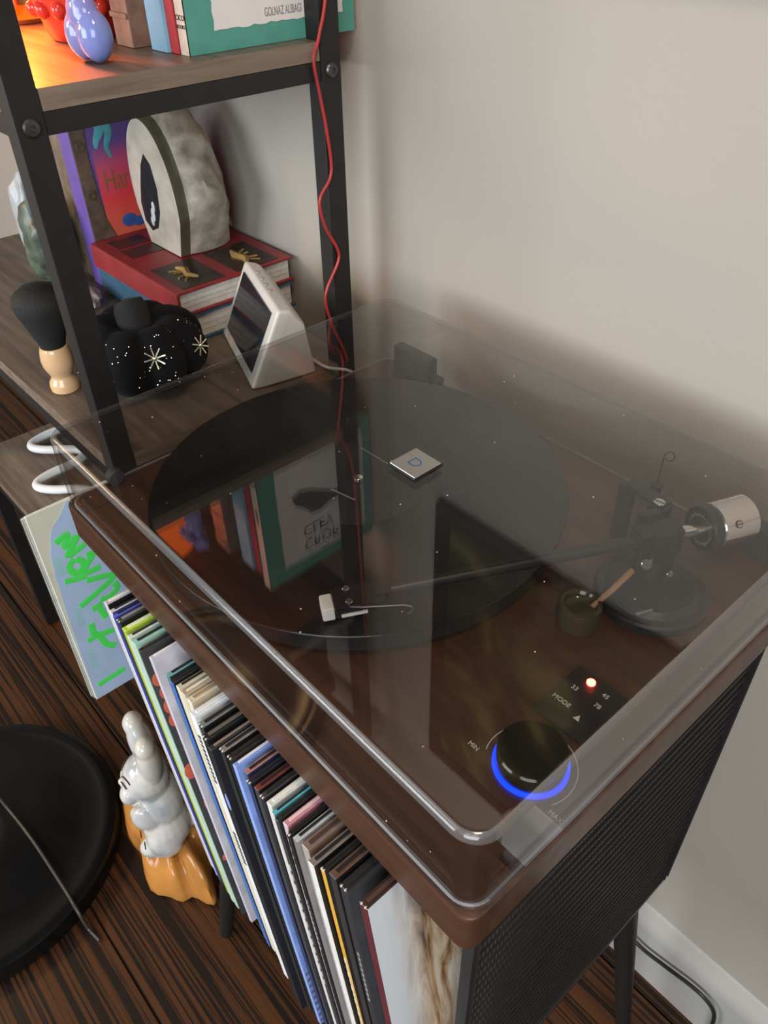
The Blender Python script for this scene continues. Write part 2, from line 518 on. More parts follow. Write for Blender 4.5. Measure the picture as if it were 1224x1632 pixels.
b = MB().tube([PV + ad * .006, PV - ad * .08, HS + ad * .018], [.0042, .0040, .0034], 16)
arm = tpart(b, 'tonearm_tube', M['black'])
b = MB()
hm = mrot.copy(); hm.translation = HS
b.box((-.013, -.0085, -.0012), (.018, .0085, .0014), .0006, hm)
b.box((.012, -.0045, -.003), (.022, .0045, .0036), .0008, hm)
tpart(b, 'headshell', M['black'])
b = MB().box((-.0125, -.0075, -.0085), (.004, .0075, -.0012), .0008, hm)
b.mi = 1; b.box((-.0205, -.0066, -.0100), (-.0128, .0066, .0003), .0012, hm)
b.box((-.0095, -.0085, -.0072), (.0062, -.0072, -.0052), .0002, hm)
tpart(b, 'cartridge', [M['black'], M['white']])
for q in (-.0055, .0055):
    c = hm @ Vector((-.004, q, .0014))
    b = MB().cyl(c, c + Vector((0, 0, .0016)), .0022, 14, .0003)
    b.mi = 1; b.box((-.0020, -.0002, .0016), (.0020, .0002, .0018), 0, Matrix.Translation(c) @ Matrix.Rotation(.6, 4, 'Z'))
    tpart(b, 'headshell_screw', [M['chrome'], M['ink']])
b = MB().tube([hm @ Vector(q) for q in ((-.004, -.0085, .001), (.004, -.0120, .0022), (.018, -.0165, .004), (.026, -.0190, .005), (.030, -.0215, .005), (.0295, -.0245, .0045), (.0265, -.0255, .004))], .0007, 8)
tpart(b, 'finger_lift', M['bolt'])
# counterweight
cw0 = PV + ad * .022
b = MB().cyl(PV + ad * .012, cw0 + ad * .012, .0042, 20)
tpart(b, 'counterweight_shaft', M['chrome'])
C0 = PV + ad * .031; 
cwd = Vector((ad.x * .72, ad.y, ad.z * .2)).normalized()
b = MB().cyl(C0, C0 + cwd * .0075, .0152, 48, .0008)
for k in range(40):
    a = 2 * PI * k / 40
    q = cwd.to_track_quat('Z', 'Y').to_matrix().to_4x4(); q.translation = C0
    b.mi = 1; b.box((-.00012, .0088, -.0003), (.00012, .0104 if k % 5 else .0116, .0001), 0, q @ Matrix.Rotation(a, 4, 'Z'))
dial = tpart(b, 'counterweight_dial', [M['black'], M['greyink']])
C1 = C0 + cwd * .0075
b = MB().cyl(C1, C1 + cwd * .027, .0148, 48, .0012)
cwt = tpart(b, 'counterweight', M['chrome'])
sd = Vector((.70, -.46, .55)); sd = (sd - cwd * sd.dot(cwd)).normalized(); sp = C1 + cwd * .010 + sd * .0146
b = MB().cyl(sp, sp + sd * .0006, .0026, 18)
b.mi = 1; b.cyl(sp + sd * .0004, sp + sd * .0008, .0020, 18); b.mi = 0
b.bar(sp + sd * .0009 + cwd * .002, sp + sd * .0009 - cwd * .002, .0005, .0003, sd)
tpart(b, 'counterweight_screw', [M['ink'], M['chrome']])
# anti-skate bracket and wire
b = MB()
f0 = Vector((.315, .262, .0)); f1 = Vector((.331, .258, .0))
b.bar(Vector((.3085, .270, .0)), Vector((.3085, .270, .0465)), .011, .006, (0, 1, 0), .001)
b.bar(Vector((.3085, .272, .0470)), Vector((.340, .264, .0490)), .011, .004, (0, 0, 1), .001)
b.bar(Vector((.336, .264, .0)), Vector((.336, .264, .049)), .013, .010, (0, 1, 0), .001)
tpart(b, 'arm_bracket', M['black'])
b = MB().cyl((.336, .262, .0505), (.336, .262, .0520), .0038, 18, .0003)
b.mi = 1; b.bar((.3322, .2615, .0521), (.3398, .2625, .0521), .0006, .0003)
tpart(b, 'bracket_screw', [M['chrome'], M['ink']])
b = MB().cyl((.3115, .3035, .020), (.3115, .3035, .0315), .0044, 20, .0006).bar((.3115, .3035, .022), (.332, .268, .030), .007, .006)
tpart(b, 'wire_socket', M['black'])
wx, wy = .3115, .3035
lp = []
for k in range(17):
    a = PI - k * 2 * PI * .88 / 16
    lp.append((wx + .0042 + .0040 * math.cos(a) * .75, wy + .0036 * math.cos(a) * .3, .0565 + .0036 * math.sin(a)))
b = MB().tube([(wx, wy, .031), (wx + .0004, wy, .0545), (wx + .0010, wy - .0006, .0570)] + lp, .0005, 6)
tpart(b, 'antiskate_wire', M['steel'])
for q, rr in (((.352, .2305, .0292), .0036), ((.3655, .236, .0265), .002)):
    b = MB().cyl(q, (q[0] + .0016, q[1] - .0012, q[2] + .001), rr, 18, .0003); tpart(b, 'bearing_screw', M['chrome'])
# cue lever and arm lift
b = MB().lathe([(.0135, .0), (.0135, .012), (.0128, .0150), (.0105, .0155), (.0095, .0135), (0, .0135)], (.339, .186, 0), 36)
tpart(b, 'arm_lift', cm('smoked_plastic', .045, .04, .02, .12))
b = MB().tube([(.3435, .232, .016), (.3445, .210, .0145), (.3445, .190, .0135)], [.0022, .0020, .0017], 12)
tpart(b, 'cue_lever', cm('warm_lit_rod', .30, .17, .09, .35))  # warm highlight on the lever is put into its base colour
b = MB().tube([(.366, .205, .012), (.371, .214, .014)], .0012, 8)
tpart(b, 'arm_rest_clip', M['chrome'])
# control panel
b = MB().box((.3625, .1135, .0002), (.3965, .1560, .0018), .0006)
panel = tpart(b, 'control_panel', M['black'])
for lab, q, sz in (('33', (.3690, .1395), .0042), ('45', (.3845, .1475), .0042), ('MODE', (.3655, .1270), .0042), ('78', (.3855, .1385), .0042)):
    text(lab, 'panel_print', panel, (q[0], q[1], .0020), sz, (0, 0, 0), M['paleink'], base=tb)
b = MB().poly([(.3830, .1235, .0020), (.3870, .1235, .0020), (.3850, .1275, .0020)], .0002, (0, 0, 1))
tpart(b, 'panel_arrow', M['paleink'])
b = MB().lathe([(.0026, .0017), (.0026, .0028), (.0016, .0038), (0, .0041)], (.3752, .1505, 0), 18)
tpart(b, 'indicator_lamp', M['glow_red'])
# volume knob with light ring
KX, KY = .3860, .0845
b = MB().lathe([(.0188, .0034), (.0188, .0130), (.0178, .0142), (0, .0142)], (KX, KY, 0), 56)
knob = tpart(b, 'knob', M['gloss_black'])
b = MB().lathe([(.0192, .0004), (.0205, .0006), (.0205, .0022), (.0192, .0030), (.0150, .0031)], (KX, KY, 0), 56)
tpart(b, 'light_ring', M['glow_blue'])
b = MB()
for k in range(40):
    a0 = math.radians(205) - math.radians(230) * k / 40; a1 = math.radians(205) - math.radians(230) * (k + 1) / 40
    R0, R1 = .0243, .0248
    b.poly([(KX + R0 * math.cos(a0), KY + R0 * math.sin(a0), .0004), (KX + R1 * math.cos(a0), KY + R1 * math.sin(a0), .0004),
            (KX + R1 * math.cos(a1), KY + R1 * math.sin(a1), .0004), (KX + R0 * math.cos(a1), KY + R0 * math.sin(a1), .0004)])
tpart(b, 'knob_scale', M['paleink'])
text('MIN', 'knob_print', panel, (KX - .0315, KY - .015, .0005), .0038, (0, 0, 0), M['paleink'], base=tb)
text('MAX', 'knob_print', panel, (KX + .0235, KY - .015, .0005), .0038, (0, 0, 0), M['paleink'], base=tb)

# ================================================================== RECORD ON THE PLATTER
RZ = PZ + .0006
rec = thing('vinyl_record', 'black vinyl record lying on the platter under the dust cover', 'record', (PX, PY, RZ))
prof = [(.0041, 0), (.1495, 0), (.1505, .0007), (.1500, .0014), (.1465, .0015), (.1455, .0012), (.0580, .0012), (.0520, .0013), (.0500, .0017), (.0041, .0017)]
b = MB().lathe(prof, (0, 0, 0), 128, None, True); b.done('disc', M['vinyl'], rec)
b = MB().lathe([(.0041, .0017), (.0500, .0017), (.0500, .00195), (.0041, .00195)], (0, 0, 0), 96, None, True)
lbl = b.done('label', cm('black_paper_label', .018, .018, .019, .42), rec)
MB().bar((-.030, .0285, .0021), (.0150, .0300, .0021), .0007, .0002).done('label_print', M['greyink'], lbl)
MB().bar((-.005, -.021, .0021), (.0160, -.0165, .0021), .0010, .0002).done('label_print', M['greyink'], lbl)

# ================================================================== RECORD STAND
sb = (0.232, 0.16, FZ)
st = thing('record_stand', 'black metal record stand with mesh side and splayed legs under the turntable', 'record stand', sb)
SX0, SX1, SY0, SY1, SB = 0.045, 0.4125, 0.016, 0.303, -0.379


def spart(mb, name, m, **k): return mb.done(name, m, st, sb, **k)


spart(MB().box((SX0, SY0, -HP - .012), (SX1, SY1, -HP - .0002), .001), 'top_board', M['steel'])
spart(MB().box((SX0, .0185, SB - .010), (SX1, SY1, SB), .001), 'bottom_board', M['steel'])
spart(MB().box((SX0, SY1 - .006, SB), (SX1, SY1, -HP - .012), .001), 'back_panel', M['steel'])
spart(MB().box((SX0, .030, SB), (SX0 + .004, SY1 - .006, -HP - .012), .0008), 'side_panel', M['steel'])
# frame of the mesh side
for a_, c_ in (((SX1, SY0, SB), (SX1, SY0, -HP - .0125)), ((SX1, SY1, SB), (SX1, SY1, -HP - .0125)), ((SX1, SY0, SB - .002), (SX1, SY1, SB - .002))):
    spart(MB().bar(a_, c_, .0055, .0055, (1, 0, 0), .001), 'mesh_frame', M['mesh'])
b = MB()
n = 27
for k in range(1, n):
    z = SB + (-HP - .013 - SB) * k / n
    b.bar((SX1 + .0008, SY0, z), (SX1 + .0008, SY1, z), .0012, .0011, (0, 0, 1))
n = 88
for k in range(1, n):
    y = SY0 + (SY1 - SY0) * k / n
    b.bar((SX1 - .0006, y, SB), (SX1 - .0006, y, -HP - .013), .0016, .0014, (1, 0, 0))
mp = spart(b, 'mesh_panel', M['mesh']); mp['kind'] = 'stuff'; mp['label'] = 'fine black wire mesh panel'
for (x, y, dx, dy) in ((SX0 + .02, SY0 + .03, -.05, -.035), (SX1 - .022, SY0 + .03, .05, -.035), (SX0 + .02, SY1 - .022, -.05, .025), (SX1 - .024, SY1 - .022, .045, .03)):
    b = MB().tube([(x, y, SB - .009), (x + dx, y + dy, FZ + .0005)], [.0135, .0085], 18)
    spart(b, 'leg', M['steel'])

# ================================================================== RECORDS IN THE STAND
# top corner x, front y, spine colour, face colour, top colour, paper colour, label
K = (.012, .012, .013); Wh = (.78, .78, .76); BK = (.02, .02, .022)
RECS = [
 (.0552, -.0105, (.55, .55, .56), K, (.5, .5, .52), Wh, 'thin grey striped record sleeve at the far left end of the stand row'),
 (.0668, -.0116, (.70, .70, .72), (.06, .07, .25), (.6, .6, .62), K, 'white-spined record sleeve just left of the royal blue one'),
 (.0732, -.0122, (.055, .065, .36), (.05, .06, .3), (.10, .14, .62), K, 'royal blue record sleeve near the left end of the row'),
 (.0786, -.0120, (.03, .03, .05), K, (.05, .05, .055), (.25, .25, .26), 'black record sleeve pressed against the royal blue one'),
 (.0895, -.0130, (.36, .50, .03), (.30, .42, .05), (.50, .72, .03), Wh, 'lime green record sleeve near the left end of the row'),
 (.0992, -.0141, (.55, .62, .50), (.5, .58, .5), (.72, .75, .74), K, 'white-topped record sleeve between lime green and mint sleeves'),
 (.1058, -.0141, (.45, .62, .50), (.35, .55, .48), (.33, .62, .52), K, 'mint green record sleeve behind the white rabbit figurine'),
 (.1161, -.0141, (.03, .03, .03), (.05, .05, .055), (.012, .012, .012), (.03, .03, .03), 'black record sleeve with red and orange picture beside the lavender one'),
 (.1276, -.0120, (.58, .55, .64), (.62, .60, .68), (.60, .58, .66), Wh, 'pale lavender record sleeve showing a wide strip of its cover'),
 (.1491, -.0108, (.08, .22, .24), (.03, .05, .06), (.16, .40, .42), K, 'dark teal-edged record sleeve right after the lavender one'),
 (.1562, -.0119, (.06, .14, .52), K, (.02, .02, .03), K, 'bright blue spined record sleeve before the cream sleeves'),
 (.1629, -.0110, (.70, .66, .53), (.6, .56, .45), (.62, .56, .42), K, 'cream record sleeve next to the bright blue spine'),
 (.1699, -.0112, (.66, .60, .46), (.5, .45, .35), (.45, .35, .22), (.75, .72, .62), 'tan-topped cream record sleeve, middle of three creams'),
 (.1770, -.0111, (.72, .68, .55), (.5, .42, .3), (.70, .64, .48), (.35, .25, .15), 'thick cream record sleeve left of the pure white one'),
 (.1886, -.0157, (.80, .80, .80), (.75, .8, .84), (.74, .82, .88), Wh, 'pure white record sleeve with black lettering marks on its spine'),
 (.1991, -.0159, (.05, .05, .055), K, (.20, .21, .22), K, 'grey-topped black record sleeve just right of the pure white one'),
 (.2091, -.0192, (.015, .015, .016), K, (.015, .015, .016), (.14, .12, .10), 'plain black record sleeve left of the one with blue oval sticker'),
 (.2194, -.0210, (.018, .02, .024), (.014, .015, .02), (.03, .03, .034), (.25, .2, .16), 'thick black record sleeve with a blue oval sticker on its spine'),
 (.2245, -.0161, (.03, .03, .03), K, (.26, .23, .21), K, 'brown-grey topped record sleeve after the blue oval sticker one'),
 (.2325, -.0155, (.012, .012, .012), (.04, .03, .02), (.02, .02, .02), (.015, .015, .015), 'worn shiny black record sleeve touching the periwinkle blue one'),
 (.2402, -.0163, (.28, .40, .78), (.24, .36, .76), (.24, .36, .78), Wh, 'periwinkle blue record sleeve with a white sticker and striped foot'),
 (.2483, -.0139, (.06, .08, .2), (.03, .04, .1), (.45, .20, .19), K, 'pink-topped record sleeve right of the periwinkle blue one'),
 (.2550, -.0162, (.03, .045, .13), K, (.015, .018, .04), K, 'navy black record sleeve beside the pink-topped one'),
 (.2620, -.0154, (.05, .05, .06), K, (.20, .04, .03), K, 'dark red topped record sleeve between navy and black sleeves'),
 (.2688, -.0160, (.02, .02, .022), K, (.05, .052, .055), K, 'scuffed black record sleeve left of the cream-white edge'),
 (.2753, -.0156, (.70, .67, .62), (.5, .5, .48), (.72, .73, .66), Wh, 'cream-white topped record sleeve beside a cyan-topped one'),
 (.2828, -.0175, (.62, .60, .58), (.1, .3, .36), (.12, .50, .60), K, 'cyan-topped record sleeve in the right half of the row'),
 (.2871, -.0181, (.05, .05, .05), K, (.02, .025, .025), K, 'black record sleeve between cyan-topped and pink floral sleeves'),
 (.2922, -.0160, (.62, .50, .50), (.5, .2, .26), (.62, .28, .34), (.75, .6, .6), 'pink floral record sleeve with small symbols down its spine'),
 (.2990, -.0183, (.02, .018, .018), K, (.012, .012, .012), K, 'black record sleeve directly right of the pink floral one'),
 (.3038, -.0175, (.20, .18, .17), (.3, .3, .32), (.52, .58, .60), K, 'record sleeve with a pale glossy plastic outer bag'),
 (.3102, -.0160, (.40, .33, .28), (.2, .13, .1), (.22, .16, .13), (.07, .035, .03), 'taupe-spined record sleeve with brown top edge'),
 (.3205, -.0194, (.72, .72, .70), K, (.24, .20, .18), K, 'white-spined record sleeve left of the yellow-spined one'),
 (.3283, -.0166, (.72, .38, .04), (.03, .03, .03), (.015, .013, .012), K, 'yellow-spined record sleeve with white lettering marks'),
 (.3335, -.0149, (.03, .028, .03), K, (.14, .075, .05), K, 'brown-edged black record sleeve right of the yellow spine'),
 (.3424, -.0147, (.03, .03, .034), (.035, .036, .04), (.02, .02, .022), K, 'thick worn black record sleeve beside the white blond-hair cover'),
 (.3569, -.0127, (.10, .02, .025), (.76, .80, .84), (.05, .025, .02), (.08, .04, .03), 'white record sleeve with blond hair photo, last at the right end'),
]
GR = 'records standing in the stand'
RH, RD = 0.315, 0.285
BOT = SB + .0005
scuff = cm('worn_card', .66, .62, .57, .8)
nR = len(RECS)
for i, (x, y, csp, cf, ct, cp, lab) in enumerate(RECS):
    gap = (RECS[i + 1][0] - x) if i + 1 < nR else 0.012
    t = max(.0026, min(.0066, gap * .70)) if i not in (8, 20, 7) else .0040
    if i == 35: t = .0068
    if i == 17: t = .0044
    u = i / (nR - 1); lean = .185 - .055 * u
    ang = math.atan(lean)
    ht = RH * math.cos(ang)
    ztop = -0.0600
    r = thing('record_sleeve', lab, 'record', (x + t + (ztop - BOT) * lean, y, BOT + t * math.sin(ang) + .0006), GR)
    r.rotation_euler = (0, -ang, 0)
    hh = (ztop - BOT) / math.cos(ang)
    ms = [mat('sleeve_face_%d' % i, cf, .45, vary=.25, scale=30), mat('sleeve_spine_%d' % i, csp, .45, vary=.10), mat('sleeve_top_%d' % i, ct, .45, vary=.18, scale=90)]
    b = MB(); b.box((-t, 0, 0), (0, RD, hh), .0004, None, 1)
    for f in b.bm.faces:
        nn = f.normal
        f.material_index = 1 if nn.y < -.6 else (2 if nn.z > .6 else 0)
    if i == 36:
        # photograph of blond hair on a white cover
        m, nt, bs = new_mat('blond_hair_cover')
        tc = nd(nt, 'ShaderNodeTexCoord'); mpn = nd(nt, 'ShaderNodeMapping'); mpn.inputs['Scale'].default_value = (1, 1.0, .16)
        mpn.inputs['Rotation'].default_value = (.16, 0, 0)
        nt.links.new(tc.outputs['Object'], mpn.inputs[0])
        nz = nd(nt, 'ShaderNodeTexNoise', Scale=85.0, Detail=7.0, Roughness=.6, Distortion=.8); nt.links.new(mpn.outputs[0], nz.inputs[0])
        hair = ramp(nt, nz.outputs['Fac'], [(.32, (.12, .045, .016)), (.42, (.42, .25, .13)), (.52, (.66, .50, .34)), (.64, (.80, .73, .62))])
        sp = nd(nt, 'ShaderNodeSeparateXYZ'); nt.links.new(tc.outputs['Object'], sp.inputs[0])
        n2 = nd(nt, 'ShaderNodeTexNoise', Scale=22.0, Detail=3.0); nt.links.new(mpn.outputs[0], n2.inputs[0])
        aa = nd(nt, 'ShaderNodeMath', operation='MULTIPLY_ADD'); aa.inputs[1].default_value = .030; nt.links.new(n2.outputs['Fac'], aa.inputs[0]); nt.links.new(sp.outputs['Y'], aa.inputs[2])
        st_ = ramp(nt, aa.outputs[0], [(.026, (0, 0, 0)), (.050, (1, 1, 1))])
        mx = nd(nt, 'ShaderNodeMix', data_type='RGBA'); nt.links.new(st_, mx.inputs[0]); mx.inputs[6].default_value = (.74, .78, .82, 1); nt.links.new(hair, mx.inputs[7])
        nt.links.new(mx.outputs[2], bs.inputs['Base Color']); bs.inputs['Roughness'].default_value = .35
        ms[0] = m
    b.done('sleeve', ms, r)
    b = MB().box((-t * .68, .0035, hh - .02), (-t * .32, RD - .004, hh + .0007))
    b.done('inner_sleeve', mat('inner_%d' % i, cp, .6), r)
    # bumped card corners
    b = MB()
    for q in range(2): b.ell((-t * (.25 + .5 * q), .0006, hh - .0004), (.0007, .0011, .0007), None, 8, 6)
    if i in (1, 3, 4, 12, 13, 15, 16, 18, 19, 22, 24, 29, 33, 35, 36): b.done('worn_corner', scuff, r)
    else: b.bm.free()
    if i == 17:
        b = MB().ell((-t * .5, -.0001, hh - .052), (.0021, .0005, .0085), None, 20, 10); b.done('oval_sticker', cm('blue_sticker', .22, .32, .66), r)
    if i == 20:
        b = MB().box((-.0001, .012, hh - .016), (.0004, .040, hh - .006)); b.done('white_sticker', M['white'], r)
        b = MB()
        for k in range(9): b.box((-.0001, .0008, .004 + k * .009), (.0004, .05, .0075 + k * .009))
        b.done('stripe_print', cm('grey_stripes', .16, .15, .2), r)
    if i == 7:
        b = MB()
        for k in range(16):
            b.ell((.0, random.uniform(.002, .016), hh - .03 - k * .014), (.0004, random.uniform(.003, .006), random.uniform(.004, .010)), None, 8, 6)
        b.done('cover_picture', cm('coral_print', .55, .12, .06), r)
    if i == 14:
        b = MB()
        for k in range(11): b.box((-t * .75, -.0003, hh - .022 - k * .0045), (-t * .25, .0, hh - .0195 - k * .0045))
        b.done('spine_print', M['ink'], r); b = MB()
        for k in range(9): b.box((-t * .75, -.0003, hh - .125 - k * .0045), (-t * .25, .0, hh - .1225 - k * .0045))
        b.done('spine_print', M['ink'], r)
    if i == 33:
        b = MB()
        for k in range(22): b.box((-t * (.8 - .1 * (k % 2)), -.0003, hh - .10 - k * .0085), (-t * .2, .0, hh - .0945 - k * .0085))
        b.done('spine_print', M['white'], r)
    if i == 28:
        b = MB()
        for k in range(4): b.box((-t * .7, -.0003, hh - .014 - k * .0085), (-t * .3, .0, hh - .009 - k * .0085))
        b.box((-t * .55, -.0003, hh - .045), (-t * .45, 0, hh - .040))
        b.done('spine_print', M['ink'], r)
    if i in (21, 27, 31):
        b = MB()
        for k in range(14): b.box((-t * .6, -.0003, hh - .05 - k * .0105), (-t * .35, .0, hh - .044 - k * .0105))
        b.done('spine_print', M['paleink'], r)
    if i in (29, 35):
        b = MB()
        for k in range(10): b.box((-t * .6, -.0003, hh - .07 - k * .006), (-t * .35, .0, hh - .0665 - k * .006))
        b.done('spine_print', cm('silver_print', .3, .3, .3), r)

# ================================================================== SHELVING UNIT
XS, YA, YB = -.075, .068, .350
XE = -.700
ZU, ZM, ZL, ZT = .258, -.038, -.345, .556
ub = ((XS + XE) / 2, (YA + YB) / 2, FZ)
un = thing('shelving_unit', 'black metal shelving unit with grey wood boards left of the turntable', 'shelf', ub)


def upart(mb, name, m, **k): return mb.done(name, m, un, ub, **k)


P_ = .0215; PXW = .0190
for x in (XS - PXW, XE):
    for y in (YA, YB - P_):
        upart(MB().box((x, y, FZ + .0005), (x + PXW, y + P_, 1.02), .0015), 'post', M['steel'])
for z in (ZU, ZM, ZL, ZT, .86):
    zb = z - .0145
    for x in (XS - PXW, XE):
        upart(MB().box((x + .0008, YA + P_, zb - .015), (x + PXW - .0008, YB - P_, zb), .0008), 'rail', M['steel'])
    for y in (YA, YB - P_):
        upart(MB().box((XE + PXW, y + .0008, zb - .015), (XS - PXW, y + P_ - .0008, zb), .0008), 'rail', M['steel'])
    b = MB(); b.box((XE + PXW + .0005, YA + .0005, zb + .0002), (XS - PXW - .0005, YB - .0005, z), .0006)
    b.box((XS - PXW - .0007, YA + P_ + .0005, zb + .0002), (XS - .0004, YB - P_ - .0005, z), .0004)
    b.box((XE + .0004, YA + P_ + .0005, zb + .0002), (XE + PXW + .0007, YB - P_ - .0005, z), .0004)
    for f in b.bm.faces:
        f.material_index = 1 if f.normal.z < .6 and f.normal.z > -.6 else 0
    upart(b, 'shelf_board', [M['shelfwood'], M['shelfedge']])
for z in (ZU, ZM, ZT):
    for y in (YA + P_ / 2, YB - P_ / 2):
        b = MB().lathe([(.0062, 0), (.0062, .0012), (.0050, .0026), (.0022, .0030), (.0018, .0016), (0, .0016)], (0, 0, 0), 24,
                       Matrix.Translation((XS - .0002, y, z - .0225)) @ Matrix.Rotation(PI / 2, 4, 'Y'))
        upart(b, 'bolt', M['bolt'])

# ================================================================== UPPER SHELF
def book(name, lab, lo, hi, cover_mat, group=None, spine='-Y', t=.0022, cat='book'):
    """hardback standing upright: covers, spine and page block"""
    base = ((lo[0] + hi[0]) / 2, (lo[1] + hi[1]) / 2, lo[2])
    o = thing(name, lab, cat, base, group)
    b = MB()
    x0, y0, z0 = lo; x1, y1, z1 = hi
    b.box((x0, y0 + t * .5, z0), (x0 + t, y1, z1), .0005)
    b.box((x1 - t, y0 + t * .5, z0), (x1, y1, z1), .0005)
    b.box((x0, y0, z0), (x1, y0 + t, z1), .0008)
    b.done('cover', cover_mat, o, base)
    b = MB().box((x0 + t, y0 + t, z0 + .003), (x1 - t, y1 - .003, z1 - .003))
    b.done('pages', M['paper'], o, base)
    return o


# teal paperback with the white panel
teal = cm('teal_card', .085, .30, .245, .42, vary=.08)
lo, hi = (-.1085, .2190, ZU + .0003), (-.0952, .3830, ZU + .180)
tb_ = thing('craft_book', 'teal craft paperback with white cover panel at the right end of the upper shelf', 'book', ((lo[0] + hi[0]) / 2, .295, ZU))
bb = tuple(tb_.location)
b = MB(); b.box((lo[0], lo[1], lo[2]), (lo[0] + .0006, hi[1], hi[2])); b.box((hi[0] - .0006, lo[1], lo[2]), (hi[0], hi[1], hi[2]))
b.mi = 1; b.box((lo[0], lo[1], lo[2]), (hi[0], lo[1] + .0006, hi[2]))
b.done('cover', [teal, cm('cream_spine', .62, .55, .47, .5)], tb_, bb)
MB().box((lo[0] + .0006, lo[1] + .0006, lo[2] + .0003), (hi[0] - .0006, hi[1] - .0005, hi[2] - .0003)).done('pages', M['paper'], tb_, bb)
xf = hi[0] + .0002
pts = []
rnd = random.Random(3)
y0, y1, z0, z1 = .2430, .3705, ZU + .0150, ZU + .160
for k in range(24): pts.append((y0 + (y1 - y0) * k / 24, z0 + rnd.uniform(-.0008, .0008)))
for k in range(24): pts.append((y1 + rnd.uniform(-.0008, .0008), z0 + (z1 - z0) * k / 24))
for k in range(24): pts.append((y1 - (y1 - y0) * k / 24, z1 + rnd.uniform(-.0008, .0008)))
for k in range(24): pts.append((y0 + rnd.uniform(-.0008, .0008), z1 - (z1 - z0) * k / 24))
MB().poly([(xf, q[0], q[1]) for q in pts], .0003, (1, 0, 0)).done('cover_panel', cm('white_card', .74, .70, .68, .5, vary=.04), tb_, bb)
fr = [(PI / 2, 0, PI / 2)][0]
text('GOLNAZ ALIBAGI', 'author_print', tb_, (xf + .0004, .2905, ZU + .0195), .0086, fr, M['greyink'], base=bb, sx=.53)
text('CROP', 'title_print', tb_, (xf + .0004, .274, ZU + .136), .022, fr, M['ink'], base=bb, sx=.9)
text('CLEV', 'title_print', tb_, (xf + .0004, .274, ZU + .114), .022, fr, M['ink'], base=bb, sx=.9)
b = MB()
pic = [(.262, .062), (.275, .056), (.296, .064), (.318, .078), (.340, .086), (.345, .094), (.318, .094), (.300, .100), (.288, .098), (.280, .086), (.268, .076)]
b.poly([(xf + .0004, q[0], ZU + q[1]) for q in pic], .0003, (1, 0, 0)).done('cover_picture', cm('dark_green_print', .03, .04, .03, .5), tb_, bb)
text('CICO', 'spine_print', tb_, (-.1080, lo[1] - .0002, ZU + .0235), .0050, (PI / 2, 0, 0), M['ink'], base=bb)
text('BOOKS', 'spine_print', tb_, (-.1080, lo[1] - .0002, ZU + .0180), .0036, (PI / 2, 0, 0), M['ink'], base=bb)
text('ALIBAGI', 'spine_print', tb_, (-.1030, lo[1] - .0002, ZU + .080), .0060, (PI / 2, PI / 2, 0), M['ink'], base=bb)

book('slim_book', 'red slim book pressed against the teal craft paperback', (-.1205, .2172, ZU + .0003), (-.1090, .360, ZU + .162), cm('red_cloth', .42, .035, .05, .55), 'books on the upper shelf')
book('pale_blue_book', 'sky blue book left of the slim red book on upper shelf', (-.1450, .2140, ZU + .0003), (-.1210, .358, ZU + .160), cm('sky_blue_cloth', .20, .42, .60, .5), 'books on the upper shelf')
book('dark_book', 'dark brown narrow book between brown book and sky blue book', (-.1590, .2350, ZU + .0003), (-.1460, .348, ZU + .150), cm('umber_cloth', .035, .02, .015, .6), 'books on the upper shelf')
o = book('brown_book', 'brown leather-look book with ridged spine behind the blue torso candle', (-.1880, .2060, ZU + .0003), (-.1600, .340, ZU + .155), cm('brown_leather', .26, .15, .11, .55, vary=.3, scale=60, bump=.4), 'books on the upper shelf')
for q in (.02, .06, .10, .14):
    MB().box((-0.0275 / 2, -.0690, q), (.0275 / 2, -.0668, q + .004), .0008).done('spine_band', M['brown_leather'], o)

# blue torso candle: one remeshed body
def blend(mb, name, m, parent, base, voxel=.0016, smooth=6):
    o = mb.done(name, m, parent, base, normals=True, wn=False)
    rm = o.modifiers.new('skin', 'REMESH'); rm.mode = 'VOXEL'; rm.voxel_size = voxel; rm.use_smooth_shade = True
    s_ = o.modifiers.new('soften', 'SMOOTH'); s_.factor = .5; s_.iterations = smooth
    return o


cb = (-.1330, .158, ZU)
cnd = thing('torso_candle', 'lavender blue torso-shaped candle standing at the front of the upper shelf', 'candle', cb)
b = MB()
b.ell((-.009, 0, .020), (.0165, .0150, .0195)); b.ell((.011, .002, .020), (.0165, .0150, .0195))
b.ell((0, 0, .034), (.0185, .0125, .020)); b.ell((0, -.001, .054), (.0140, .0105, .022)); b.ell((0, -.002, .078), (.0185, .0120, .022))
b.ell((-.009, -.012, .080), (.0085, .0085, .0085)); b.ell((.009, -.012, .080), (.0085, .0085, .0085)); b.ell((0, 0, .100), (.008, .008, .014))
b.ell((-.021, -.002, .062), (.0055, .0055, .010)); b.ell((.021, -.002, .088), (.0065, .0065, .010))
m, nt, bs = new_mat('lavender_wax')
tc = nd(nt, 'ShaderNodeTexCoord'); sp = nd(nt, 'ShaderNodeSeparateXYZ'); nt.links.new(tc.outputs['Object'], sp.inputs[0])
nt.links.new(ramp(nt, sp.outputs['Z'], [(.02, (.20, .27, .62)), (.06, (.30, .25, .55))]), bs.inputs['Base Color'])
bs.inputs['Roughness'].default_value = .14; bs.inputs['Subsurface Weight'].default_value = .3; bs.inputs['Subsurface Radius'].default_value = (.006, .006, .012)
blend(b, 'wax_body', m, cnd, None, .0012)
cnd.scale = (.84, .84, .90)
MB().tube([(0, 0, .112), (.001, 0, .120)], .0009, 6).done('wick', M['ink'], cnd)

